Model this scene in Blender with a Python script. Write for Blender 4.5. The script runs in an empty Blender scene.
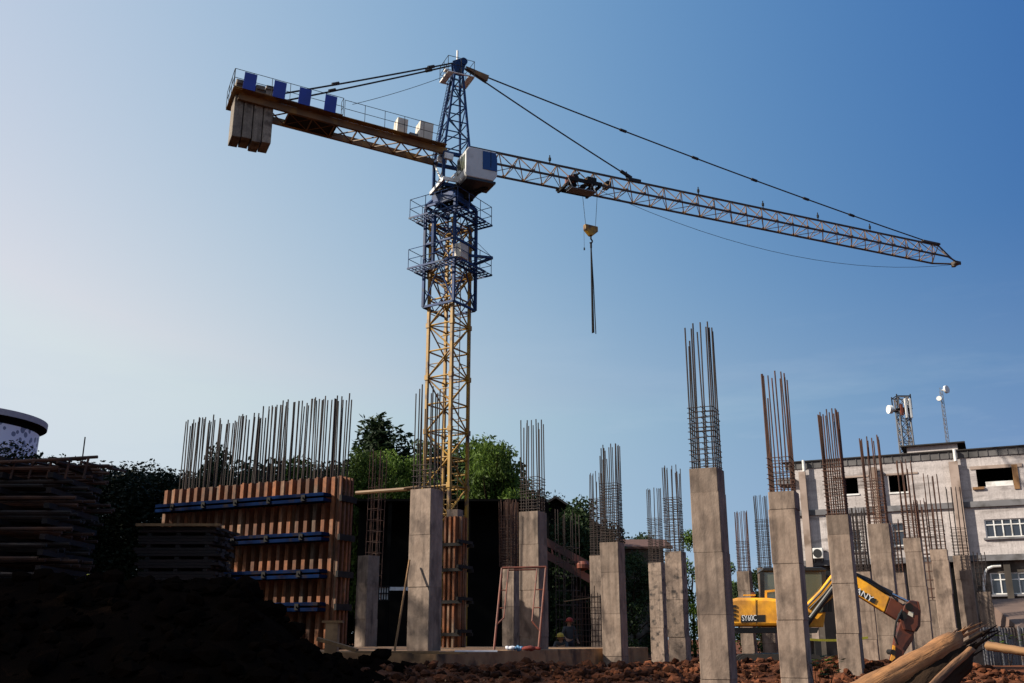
import bpy, math, random
from mathutils import Vector, Matrix, noise
R = math.radians
scene = bpy.context.scene
col = scene.collection
ZC = 1.5                      # eye height of the photographer
F = 989.0; PITCH = R(16.75)
CS, SN = math.cos(PITCH), math.sin(PITCH)
SUN_H, SUN_E = 260.0, 34.0    # heading (clockwise from +Y) and elevation of the sun

def V(*a): return Vector(a)
def at(px, py, Y):
    xc = (px-512)/F; yc = (341.5-py)/F
    r = V(xc, CS-yc*SN, SN+yc*CS)
    r *= Y/r.y
    return V(r.x, r.y, r.z+ZC)
def zat(X, Y, py):            # world height seen at picture row py above the ground point X, Y
    t = (341.5-py)/F
    return Y*(t*CS+SN)/(CS-t*SN)+ZC
def on_z(px, py, z):
    xc = (px-512)/F; yc = (341.5-py)/F
    r = V(xc, CS-yc*SN, SN+yc*CS)
    r *= (z-ZC)/r.z
    return V(r.x, r.y, z)
def hd(deg): return V(math.sin(R(deg)), math.cos(R(deg)), 0)
GA = 25.5
U, W = hd(GA+90), hd(GA)      # along the building grid (right) and into it (away)
UP = V(0, 0, 1)

# ------------------------------------------------------------------ mesh builder
class MB:
    def __init__(s): s.v = []; s.f = []; s.t = []
    def add(s, vs, fs, tint=0.5):
        o = len(s.v); s.v += [Vector(p) for p in vs]
        s.f += [[o+i for i in f] for f in fs]; s.t += [tint]*len(fs); return s
    def box(s, c, size, ax=None, tint=0.5):
        c = Vector(c); ax = ax or (V(1,0,0), V(0,1,0), V(0,0,1))
        h = [x/2 for x in size]; vs = []
        for k in (-1, 1):
            for j in (-1, 1):
                for i in (-1, 1):
                    vs.append(c+ax[0]*(i*h[0])+ax[1]*(j*h[1])+ax[2]*(k*h[2]))
        return s.add(vs, [(0,2,3,1),(4,5,7,6),(0,1,5,4),(2,6,7,3),(0,4,6,2),(1,3,7,5)], tint)
    def beam(s, p0, p1, w, h, up=UP):       # rectangular bar from p0 to p1
        p0, p1 = Vector(p0), Vector(p1); d = p1-p0; L = d.length; d.normalize()
        x = d.cross(up)
        if x.length < 1e-4: x = d.cross(V(1,0,0))
        x.normalize(); y = x.cross(d)
        return s.box((p0+p1)/2, (w, L, h), (x, d, y))
    def tube(s, p0, p1, r, n=6, r1=None):
        p0, p1 = Vector(p0), Vector(p1); r1 = r if r1 is None else r1
        d = (p1-p0).normalized(); x = d.cross(UP)
        if x.length < 1e-3: x = V(1,0,0)
        x.normalize(); y = d.cross(x); vs = []
        for p, q in ((p0, r), (p1, r1)):
            for i in range(n):
                a = 2*math.pi*i/n; vs.append(p+x*(math.cos(a)*q)+y*(math.sin(a)*q))
        fs = [(i, (i+1) % n, n+(i+1) % n, n+i) for i in range(n)]
        fs += [tuple(range(n-1, -1, -1)), tuple(range(n, 2*n))]
        return s.add(vs, fs)
    def path(s, pts, r, n=6):
        for a, b in zip(pts, pts[1:]): s.tube(a, b, r, n)
        return s
    def prism(s, pts, ext, tint=0.5):
        pts = [Vector(p) for p in pts]; ext = Vector(ext); n = len(pts)
        vs = pts+[p+ext for p in pts]
        fs = [tuple(range(n-1, -1, -1)), tuple(range(n, 2*n))]
        fs += [(i, (i+1) % n, n+(i+1) % n, n+i) for i in range(n)]
        return s.add(vs, fs, tint)
    def quad(s, a, b, c, d): return s.add([a, b, c, d], [(0, 1, 2, 3)])
    def lathe(s, c, prof, n=24):
        c = Vector(c); vs = []; m = len(prof)
        for r, z in prof:
            for i in range(n):
                a = 2*math.pi*i/n; vs.append(c+V(r*math.cos(a), r*math.sin(a), z))
        fs = [(k*n+i, k*n+(i+1) % n, (k+1)*n+(i+1) % n, (k+1)*n+i) for k in range(m-1) for i in range(n)]
        fs += [tuple(range(n-1, -1, -1)), tuple(range((m-1)*n, m*n))]
        return s.add(vs, fs)
    def clod(s, c, r, rnd, sq=0.75, tint=0.5):
        rot = Matrix.Rotation(rnd.uniform(0, 6.28), 3, 'Z') @ Matrix.Rotation(rnd.uniform(0, 6.28), 3, 'X')
        sc = V(rnd.uniform(.7, 1.3), rnd.uniform(.7, 1.3), rnd.uniform(.6, 1.1)); c = Vector(c)
        vs = []
        for p in ICO_V:
            q = Vector((p.x*sc.x, p.y*sc.y, p.z*sc.z))*(r*rnd.uniform(.75, 1.25)); q = rot @ q; q.z *= sq
            vs.append(c+q)
        return s.add(vs, ICO_F, tint)
    def build(s, name, mat, parent=None, origin=None, smooth=False, bevel=0):
        me = bpy.data.meshes.new(name)
        o = Vector(origin) if origin is not None else V(0,0,0)
        me.from_pydata([v-o for v in s.v], [], s.f)
        at_ = me.attributes.new('tint', 'FLOAT', 'FACE'); at_.data.foreach_set('value', s.t)
        me.materials.append(mat)
        if smooth: me.polygons.foreach_set('use_smooth', [True]*len(me.polygons))
        me.update()
        ob = bpy.data.objects.new(name, me); col.objects.link(ob)
        if parent is not None: ob.parent = parent
        elif origin is not None: ob.location = o
        if bevel:
            b = ob.modifiers.new('bevel', 'BEVEL'); b.width = bevel; b.segments = 2; b.limit_method = 'ANGLE'
        return ob
import bmesh
_b = bmesh.new(); bmesh.ops.create_icosphere(_b, subdivisions=1, radius=1)
_b.verts.ensure_lookup_table(); ICO_V = [v.co.copy() for v in _b.verts]
ICO_F = [tuple(v.index for v in f.verts) for f in _b.faces]; _b.free()

def tag(o, label=None, cat=None, group=None, kind=None):
    if label: o['label'] = label
    if cat: o['category'] = cat
    if group: o['group'] = group
    if kind: o['kind'] = kind
    return o
def empty(name, loc, label, cat, group=None, rz=0):
    o = bpy.data.objects.new(name, None); col.objects.link(o)
    o.location = loc; o.rotation_euler.z = rz; o.empty_display_size = .3
    return tag(o, label, cat, group, 'thing')

# ------------------------------------------------------------------ materials
def nodes(name):
    m = bpy.data.materials.new(name); m.use_nodes = True
    nt = m.node_tree; return m, nt, nt.nodes['Principled BSDF']
# base colours are scaled darker to deepen shaded tones; these set their own factor
KS = {'skin': 1, 'yellow helmet': .45, 'red helmet': .4, 'dark planks': .35, 'grey work shirt': .35, 'cast concrete': .52, 'blotched cast concrete': .52, 'stained slab concrete': .72, 'white paint': .95, 'cream cabinet paint': .8, 'light grey cabin paint': .75, 'blue crane paint': 1.1, 'blue board': 1.0, 'worn yellow crane paint': .52, 'yellow machine paint': 1.2, 'red laterite soil': 1.1, 'broken laterite': .6, 'weathered painted plaster': .72, 'pale sacking': .9, 'white lettering': .9, 'bright rod': 1, 'caution tape': .8, 'red scaffold paint': .5, 'red beam paint': .3, 'clay tile roof': .4, 'dark red machine paint': .6, 'counterweight concrete': .5, 'orange rusted formwork steel': .50, 'rusted formwork sheet': .5, 'stripped log': .52, 'brown crane paint': .8}
def mat(name, c1, c2=None, scale=4, rough=.7, metal=0, bump=0, stretch=(1,1,1), detail=6, lo=.35, hi=.65, tint=0, rnd=0, c3=None, scale3=1.2, bscale=None, spec=None, course=0, fine=0, drip=0):
    kk = KS.get(name, .64); c1 = tuple(q*kk for q in c1); c2 = tuple(q*kk for q in c2) if c2 else None; c3 = tuple(q*kk for q in c3) if c3 else None
    m, nt, bs = nodes(name); N = nt.nodes; L = nt.links
    bs.inputs['Roughness'].default_value = rough; bs.inputs['Metallic'].default_value = metal
    if spec is not None: bs.inputs['Specular IOR Level'].default_value = spec
    c2 = c2 or c1
    tc = N.new('ShaderNodeTexCoord'); mp = N.new('ShaderNodeMapping'); mp.inputs['Scale'].default_value = stretch
    L.new(tc.outputs['Object'], mp.inputs['Vector'])
    oi = N.new('ShaderNodeObjectInfo')
    ad = N.new('ShaderNodeVectorMath'); ad.operation = 'MULTIPLY_ADD'
    cm = N.new('ShaderNodeCombineXYZ')
    for i in range(3): L.new(oi.outputs['Random'], cm.inputs[i])
    L.new(cm.outputs[0], ad.inputs[0]); ad.inputs[1].default_value = (17, 23, 31); L.new(mp.outputs[0], ad.inputs[2])
    nz = N.new('ShaderNodeTexNoise'); nz.inputs['Scale'].default_value = scale; nz.inputs['Detail'].default_value = detail
    L.new(ad.outputs[0], nz.inputs['Vector'])
    rp = N.new('ShaderNodeMapRange'); rp.inputs['From Min'].default_value = lo; rp.inputs['From Max'].default_value = hi
    L.new(nz.outputs['Fac'], rp.inputs['Value'])
    mx = N.new('ShaderNodeMix'); mx.data_type = 'RGBA'
    mx.inputs['A'].default_value = (*c1, 1); mx.inputs['B'].default_value = (*c2, 1)
    L.new(rp.outputs[0], mx.inputs['Factor']); out = mx.outputs['Result']
    if c3:
        n3 = N.new('ShaderNodeTexNoise'); n3.inputs['Scale'].default_value = scale3; n3.inputs['Detail'].default_value = 8
        L.new(ad.outputs[0], n3.inputs['Vector'])
        r3 = N.new('ShaderNodeMapRange'); r3.inputs['From Min'].default_value = .52; r3.inputs['From Max'].default_value = .68
        L.new(n3.outputs['Fac'], r3.inputs['Value'])
        m3 = N.new('ShaderNodeMix'); m3.data_type = 'RGBA'; m3.inputs['B'].default_value = (*c3, 1)
        L.new(r3.outputs[0], m3.inputs['Factor']); L.new(out, m3.inputs['A']); out = m3.outputs['Result']
    if fine or drip:
        for f_, sc_, st_, l_, h_ in ((fine, 13, (1, 1, .7), .3, .7), (drip, 1.0, (7, 7, .35), .50, .72)):
            if not f_: continue
            m4 = N.new('ShaderNodeMapping'); m4.inputs['Scale'].default_value = st_; L.new(tc.outputs['Object'], m4.inputs['Vector'])
            a4 = N.new('ShaderNodeVectorMath'); a4.operation = 'ADD'; L.new(m4.outputs[0], a4.inputs[0]); L.new(cm.outputs[0], a4.inputs[1])
            n4 = N.new('ShaderNodeTexNoise'); n4.inputs['Scale'].default_value = sc_; n4.inputs['Detail'].default_value = 6; L.new(a4.outputs[0], n4.inputs['Vector'])
            r4 = N.new('ShaderNodeMapRange'); r4.inputs['From Min'].default_value = l_; r4.inputs['From Max'].default_value = h_
            r4.inputs['To Min'].default_value = 1+(f_ if f_ == fine else 0); r4.inputs['To Max'].default_value = 1-f_; L.new(n4.outputs['Fac'], r4.inputs['Value'])
            h4 = N.new('ShaderNodeHueSaturation'); L.new(out, h4.inputs['Color']); L.new(r4.outputs[0], h4.inputs['Value']); out = h4.outputs['Color']
    if course:      # faint block courses showing through the paint
        sx = N.new('ShaderNodeSeparateXYZ'); L.new(tc.outputs['Object'], sx.inputs[0])
        dv = N.new('ShaderNodeMath'); dv.operation = 'DIVIDE'; L.new(sx.outputs[2], dv.inputs[0]); dv.inputs[1].default_value = course
        fr = N.new('ShaderNodeMath'); fr.operation = 'FRACT'; L.new(dv.outputs[0], fr.inputs[0])
        ls = N.new('ShaderNodeMath'); ls.operation = 'LESS_THAN'; L.new(fr.outputs[0], ls.inputs[0]); ls.inputs[1].default_value = .13
        mu = N.new('ShaderNodeMath'); mu.operation = 'MULTIPLY'; L.new(ls.outputs[0], mu.inputs[0]); L.new(rp.outputs[0], mu.inputs[1])
        mc = N.new('ShaderNodeMix'); mc.data_type = 'RGBA'; mc.inputs['B'].default_value = (c1[0]*.78, c1[1]*.77, c1[2]*.77, 1)
        L.new(mu.outputs[0], mc.inputs['Factor']); L.new(out, mc.inputs['A']); out = mc.outputs['Result']
    if tint or rnd:
        hs = N.new('ShaderNodeHueSaturation'); L.new(out, hs.inputs['Color'])
        a = N.new('ShaderNodeAttribute'); a.attribute_name = 'tint'
        t1 = N.new('ShaderNodeMath'); t1.operation = 'MULTIPLY_ADD'; L.new(a.outputs['Fac'], t1.inputs[0]); t1.inputs[1].default_value = 2*tint; t1.inputs[2].default_value = 1-tint
        t2 = N.new('ShaderNodeMath'); t2.operation = 'MULTIPLY_ADD'; L.new(oi.outputs['Random'], t2.inputs[0]); t2.inputs[1].default_value = 2*rnd; t2.inputs[2].default_value = 1-rnd
        t3 = N.new('ShaderNodeMath'); t3.operation = 'MULTIPLY'; L.new(t1.outputs[0], t3.inputs[0]); L.new(t2.outputs[0], t3.inputs[1])
        L.new(t3.outputs[0], hs.inputs['Value']); out = hs.outputs['Color']
    L.new(out, bs.inputs['Base Color'])
    if bump:
        nb = N.new('ShaderNodeTexNoise'); nb.inputs['Scale'].default_value = bscale or scale*4; nb.inputs['Detail'].default_value = 8
        L.new(ad.outputs[0], nb.inputs['Vector'])
        bp = N.new('ShaderNodeBump'); bp.inputs['Strength'].default_value = bump; bp.inputs['Distance'].default_value = .05
        L.new(nb.outputs['Fac'], bp.inputs['Height']); L.new(bp.outputs[0], bs.inputs['Normal'])
    return m
M = {}
M['concrete'] = mat('cast concrete', (.42,.315,.245), (.29,.21,.16), 2.6, .92, bump=.16, stretch=(1.5,1.5,.8), tint=.34, rnd=.12, c3=(.16,.115,.09), scale3=1.9, bscale=22, fine=.13, drip=.42)
M['blotched'] = mat('blotched cast concrete', (.42,.315,.245), (.30,.22,.17), 3, .92, bump=.2, tint=.3, rnd=.1, c3=(.055,.045,.04), scale3=4.5, bscale=20, fine=.18, drip=.35)
M['slab'] = mat('stained slab concrete', (.50,.28,.13), (.28,.14,.065), 1.2, .95, bump=.4, c3=(.09,.05,.03), scale3=1.6, bscale=10)
M['weight'] = mat('counterweight concrete', (.44,.37,.29), (.29,.24,.19), 1.6, .9, bump=.3, rnd=.25, c3=(.13,.10,.08), scale3=1.8, fine=.25, drip=.4)
M['rebar'] = mat('rusty reinforcing steel', (.05,.028,.022), (.022,.017,.016), 3, .75, .25, stretch=(1,1,.6), rnd=.3)
M['rebar_red'] = mat('red rusted reinforcing steel', (.13,.05,.025), (.055,.026,.018), 3, .8, .15, rnd=.25)
M['tie'] = mat('tie steel', (.06,.035,.028), (.03,.022,.02), 5, .75, .3, rnd=.3)
M['yellow'] = mat('worn yellow crane paint', (.62,.34,.018), (.44,.22,.018), 1.5, .55, .0, c3=(.12,.06,.03), scale3=2.0)
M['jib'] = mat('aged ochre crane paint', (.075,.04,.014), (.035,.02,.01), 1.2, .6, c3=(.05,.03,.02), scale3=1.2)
M['brown'] = mat('brown crane paint', (.20,.095,.02), (.10,.05,.018), .8, .6, c3=(.34,.19,.03), scale3=.7)
M['lace'] = mat('dull lattice paint', (.30,.17,.07), (.17,.09,.04), 1.5, .6)
M['blue'] = mat('blue crane paint', (.006,.034,.125), (.005,.02,.065), 1.5, .6, c3=(.02,.03,.05), scale3=2, spec=.25)
M['board'] = mat('blue board', (.012,.03,.26), (.012,.025,.20), 1.5, .5)
M['white'] = mat('white paint', (.72,.72,.70), (.58,.57,.55), 1.8, .5, c3=(.40,.37,.33), scale3=1.6)
M['cream'] = mat('cream cabinet paint', (.70,.64,.52), (.58,.52,.42), 1.8, .55)
M['cabgrey'] = mat('light grey cabin paint', (.62,.63,.63), (.55,.56,.56), 1, .45, c3=(.42,.42,.41), scale3=1.1)
M['dark'] = mat('dark steel', (.024,.022,.022), (.012,.011,.011), 3, .8, 0, spec=.2)
M['rope'] = mat('steel rope', (.035,.035,.04), (.02,.02,.022), 3, .6, .4)
M['formwork'] = mat('orange rusted formwork steel', (.40,.13,.038), (.16,.055,.022), 1.6, .8, bump=.1, stretch=(2,2,.5), c3=(.30,.20,.13), scale3=1.5, rnd=.35, fine=.3, drip=.4)
M['formpanel'] = mat('rusted formwork sheet', (.20,.065,.022), (.09,.03,.014), 1.4, .85, c3=(.06,.03,.02), scale3=1.8)
M['waler'] = mat('blue waler paint', (.008,.022,.075), (.006,.010,.03), 2, 1, c3=(.03,.025,.025), scale3=3, spec=0)
M['soil'] = mat('red laterite soil', (.13,.048,.023), (.06,.022,.012), 1.3, 1, bump=.8, bscale=9, spec=.1)
M['clod'] = mat('broken laterite', (.19,.066,.03), (.05,.018,.010), 3, 1, bump=.5, tint=.8, bscale=20, spec=.1)
M['bank'] = mat('shade-blackened spoil soil', (.012,.007,.005), (.006,.004,.003), 1.5, 1, bump=.8, bscale=9, spec=0)  # blackened copy of the soil; the bank's shade is put into this colour
M['excav'] = mat('yellow machine paint', (.78,.36,.018), (.66,.28,.015), 1.4, .5, c3=(.42,.19,.03), scale3=1.5, fine=.12, drip=.15)
M['maroon'] = mat('dark red machine paint', (.19,.045,.015), (.10,.022,.012), 2, .5, c3=(.03,.015,.012), scale3=2)
M['rubber'] = mat('track rubber', (.02,.018,.017), (.035,.025,.02), 4, .9)
M['black'] = mat('black paint', (.012,.012,.013), (.02,.02,.02), 3, .45)
M['chrome'] = mat('bright rod', (.55,.55,.56), (.5,.5,.5), 3, .25, 1)
M['plaster'] = mat('weathered painted plaster', (.62,.565,.55), (.47,.425,.41), 1.1, .92, bump=.12, c3=(.22,.19,.18), scale3=1.3, bscale=3, detail=9, stretch=(.35,.35,1.6), course=.24, fine=.15, drip=.22)
M['ledge'] = mat('grey stained ledge concrete', (.25,.245,.26), (.17,.165,.175), .7, .9, c3=(.09,.085,.085), scale3=.9)
M['parapet'] = mat('parapet blocks', (.19,.18,.18), (.11,.105,.105), 1, .95, c3=(.05,.05,.05), scale3=.8)
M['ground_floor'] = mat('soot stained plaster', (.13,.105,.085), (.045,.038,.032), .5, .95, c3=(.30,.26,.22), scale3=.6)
M['pilaster'] = mat('pilaster plaster', (.50,.39,.33), (.38,.29,.24), .8, .9, c3=(.24,.17,.13), scale3=1)
M['awning'] = mat('brown awning sheet', (.20,.13,.10), (.14,.09,.07), 1, .9)
M['rim'] = mat('pale roof rim', (.50,.52,.55), (.42,.44,.47), 1, .8)
M['wood'] = mat('raw timber', (.34,.18,.07), (.22,.11,.045), 2, .85, stretch=(6,6,.5), bump=.2)
M['plank'] = mat('dark planks', (.035,.012,.008), (.016,.007,.005), 2, .9, rnd=.5)
M['log'] = mat('stripped log', (.50,.23,.08), (.30,.13,.045), 5, .85, stretch=(1,1,.10), bump=.8, bscale=16, c3=(.05,.028,.018), scale3=3.2, fine=.3, drip=.3)
M['bark'] = mat('tree bark', (.05,.03,.018), (.02,.013,.009), 7, .98, stretch=(1,1,.2), bump=.9, bscale=18, spec=.05)
M['void'] = mat('unlit shade black', (.012,.012,.012), (.008,.008,.008), 1, 1, spec=0)  # near-black base puts the shade of unlit places into the colour
M['frame_red'] = mat('red scaffold paint', (.33,.075,.03), (.20,.05,.025), 3, .6, c3=(.09,.03,.02), scale3=5)
M['redbeam'] = mat('red beam paint', (.17,.025,.015), (.09,.018,.012), 2, .6)
M['roof_dark'] = mat('dark roofing', (.022,.02,.02), (.03,.026,.025), 2, .9)
M['roof_tile'] = mat('clay tile roof', (.22,.10,.07), (.15,.07,.05), 3, .9)
M['sheet'] = mat('grey sheet metal', (.20,.21,.23), (.14,.14,.16), 1.2, .7, 0, c3=(.14,.10,.08), scale3=1.3)
M['tape'] = mat('caution tape', (.55,.50,.04), (.45,.4,.03), 6, .5)
M['cloth_red'] = mat('red cloth', (.35,.05,.03), (.22,.035,.025), 6, .9)
M['bag'] = mat('pale sacking', (.65,.66,.70), (.5,.5,.55), 6, .8)
M['bluebag'] = mat('blue plastic', (.12,.30,.50), (.08,.22,.42), 6, .5)
M['paint_white'] = mat('white lettering', (.8,.8,.8))
def leafmat(name, a, b):
    m, nt, bs = nodes(name); N = nt.nodes; L = nt.links
    at_ = N.new('ShaderNodeAttribute'); at_.attribute_name = 'tint'
    mx = N.new('ShaderNodeMix'); mx.data_type = 'RGBA'; mx.inputs['A'].default_value = (*a, 1); mx.inputs['B'].default_value = (*b, 1)
    L.new(at_.outputs['Fac'], mx.inputs['Factor'])
    oi = N.new('ShaderNodeObjectInfo'); hs = N.new('ShaderNodeHueSaturation'); L.new(mx.outputs['Result'], hs.inputs['Color'])
    t2 = N.new('ShaderNodeMath'); t2.operation = 'MULTIPLY_ADD'; L.new(oi.outputs['Random'], t2.inputs[0]); t2.inputs[1].default_value = .5; t2.inputs[2].default_value = .75
    L.new(t2.outputs[0], hs.inputs['Value'])
    L.new(hs.outputs['Color'], bs.inputs['Base Color']); bs.inputs['Roughness'].default_value = .6
    bs.inputs['Specular IOR Level'].default_value = .15
    tr = N.new('ShaderNodeBsdfTranslucent'); L.new(hs.outputs['Color'], tr.inputs['Color'])
    ms = N.new('ShaderNodeMixShader'); ms.inputs[0].default_value = .25
    L.new(bs.outputs[0], ms.inputs[1]); L.new(tr.outputs[0], ms.inputs[2])
    L.new(ms.outputs[0], N['Material Output'].inputs['Surface'])
    return m
M['leaf_dark'] = leafmat('dark leaves', (.012,.022,.010), (.030,.052,.018))
M['leaf_black'] = leafmat('deep green leaves', (.006,.010,.005), (.014,.022,.009))
M['leaf_bright'] = leafmat('bright bamboo leaves', (.018,.036,.008), (.10,.165,.022))
def glassmat(name, tintc, rough=.08, base=.0):
    m, nt, bs = nodes(name)
    bs.inputs['Base Color'].default_value = (*tintc, 1); bs.inputs['Roughness'].default_value = rough
    bs.inputs['Specular IOR Level'].default_value = .8; bs.inputs['Metallic'].default_value = base
    return m
M['glass'] = glassmat('dark window glass', (.02,.025,.035))
M['cabglass'] = glassmat('blue tinted cabin glass', (.012,.03,.12), .12)
M['paleglass'] = glassmat('dusty machine glass', (.085,.095,.07), .12)
def perforated():
    m, nt, bs = nodes('perforated white cladding'); N = nt.nodes; L = nt.links
    tc = N.new('ShaderNodeTexCoord'); vo = N.new('ShaderNodeTexVoronoi'); vo.inputs['Scale'].default_value = 1.1
    L.new(tc.outputs['Object'], vo.inputs['Vector'])
    nz = N.new('ShaderNodeTexNoise'); nz.inputs['Scale'].default_value = .35; L.new(tc.outputs['Object'], nz.inputs['Vector'])
    sb = N.new('ShaderNodeMath'); sb.operation = 'MULTIPLY'; sb.inputs[1].default_value = .84; L.new(nz.outputs['Fac'], sb.inputs[0])
    lt = N.new('ShaderNodeMath'); lt.operation = 'LESS_THAN'; L.new(vo.outputs['Distance'], lt.inputs[0]); L.new(sb.outputs[0], lt.inputs[1])
    mx = N.new('ShaderNodeMix'); mx.data_type = 'RGBA'; mx.inputs['A'].default_value = (.62,.70,.80,1); mx.inputs['B'].default_value = (.16,.20,.28,1)
    L.new(lt.outputs[0], mx.inputs['Factor']); L.new(mx.outputs['Result'], bs.inputs['Base Color']); bs.inputs['Roughness'].default_value = .6
    return m
M['perf'] = perforated()

# ------------------------------------------------------------------ terrain
def sst(a, b, x):
    t = max(0, min(1, (x-a)/(b-a))); return t*t*(3-2*t)
def gauss(x, c, s): return math.exp(-((x-c)/s)**2/2)
def hgt(x, y):
    z = .45-.35*sst(11, 3, y)
    # spoil bank in the left foreground
    b = sst(-1.5, -3.75, x+.25*(y-13))*gauss(y, 13.2, 2.2)
    if y > 13.2: b = sst(-1.5, -3.75, x+.25*(y-13))*max(gauss(y, 13.2, 2.2), .80*sst(24, 19, y)*sst(-3.5, -6, x))
    z += 1.62*b
    # berm in front of the slab
    z += .60*gauss(y, 16.8, 1.3)*sst(-5, -2.4, x)*sst(3.35, 2.5, x)
    # heap between the columns and the excavator
    z += .46*gauss(y, 26.6, .7)*sst(3.2, 5.0, x)*sst(14, 11, x)
    z += .25*gauss(y, 33, 2.5)*sst(2.5, 4, x)*sst(8.5, 7, x)
    # right-hand spoil mound
    z += .95*gauss(x, 8.4, 1.45)*gauss(y, 12.2, 1.5)
    z += .42*gauss(x, 4.3, 1.0)*gauss(y, 8.4, .8)
    if -30 < x < 40 and 2 < y < 45:
        z += .10*noise.noise(V(x*.9, y*.9, 0))+.06*noise.noise(V(x*2.7, y*2.7, 3))+.035*noise.noise(V(x*7, y*7, 5))
    return z
def grid_obj(name, xs, ys, m, fn):
    mb = MB(); nx = len(xs)
    for y in ys:
        for x in xs: mb.v.append(V(x, y, fn(x, y)))
    for j in range(len(ys)-1):
        for i in range(nx-1):
            a = j*nx+i; mb.f.append([a, a+1, a+nx+1, a+nx]); mb.t.append(.5)
    return mb.build(name, m, smooth=True)
def rng(a, b, s):
    n = max(1, round((b-a)/s)); return [a+(b-a)*i/n for i in range(n+1)]
xs = [-900,-400,-200,-100,-60,-40]+rng(-30, -12, 1)+rng(-11.8, 13, .16)+rng(13.5, 40, 1.2)+[60,100,200,400,900]
ys = [-300,-60,-20,-5]+rng(0, 5, 1)+rng(5.3, 28, .16)+rng(28.5, 46, .6)+[55,70,90,140,220,400,900,1800]
gd = grid_obj('ground', xs, ys, M['soil'], hgt); tag(gd, kind='structure')

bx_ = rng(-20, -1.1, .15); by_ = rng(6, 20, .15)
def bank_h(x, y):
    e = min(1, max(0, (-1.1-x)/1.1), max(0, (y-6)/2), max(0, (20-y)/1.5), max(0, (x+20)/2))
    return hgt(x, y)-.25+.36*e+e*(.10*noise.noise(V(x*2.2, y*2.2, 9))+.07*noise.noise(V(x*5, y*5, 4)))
bk = grid_obj('shade_dark_bank', bx_, by_, M['bank'], bank_h); tag(bk, kind='structure')
rn = random.Random(5)
# spoil: bank cover blackened in place of shade, and broken clods as stuff
rb = MB()
def scatter(n, x0, x1, y0, y1, r0, r1, keep=None):
    k = 0
    while k < n:
        x = rn.uniform(x0, x1); y = rn.uniform(y0, y1)
        if keep and not keep(x, y): continue
        r = r0+(r1-r0)*rn.random()**3
        rb.clod((x, y, hgt(x, y)+r*.25), r, rn, .75, rn.random()); k += 1
scatter(4200, -3.2, 3.3, 13.5, 18.6, .02, .11)
scatter(3200, 3.3, 13, 22, 28.0, .03, .15)
scatter(400, 1, 8.5, 28, 36, .05, .2)
scatter(1300, 5.4, 11, 10, 15.5, .03, .16)
scatter(700, 2.6, 6, 7, 10, .015, .06)
rb2 = rb; rb = MB()
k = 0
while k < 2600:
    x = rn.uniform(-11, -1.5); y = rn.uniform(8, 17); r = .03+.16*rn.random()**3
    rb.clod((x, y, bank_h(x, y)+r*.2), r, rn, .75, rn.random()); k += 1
o = rb.build('shade_dark_clods', M['bank']); tag(o, 'clods of spoil on the left bank, coloured black for shade', 'rubble', kind='stuff')
rb = rb2
o = rb.build('rubble', M['clod'])
rb = MB()
rb3 = o
scatter(900, -3.2, 3.3, 13.5, 18.4, .008, .03); scatter(900, 3.3, 13, 22.5, 27.6, .01, .045); scatter(500, 5.4, 11, 10, 15, .006, .03)
o = rb.build('gravel', M['slab']); tag(o, 'pale crumbs of broken concrete among the soil clods', 'gravel', kind='stuff')
o = rb3
tag(o, 'loose red-brown soil clods strewn over the site ground', 'rubble', kind='stuff')

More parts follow.
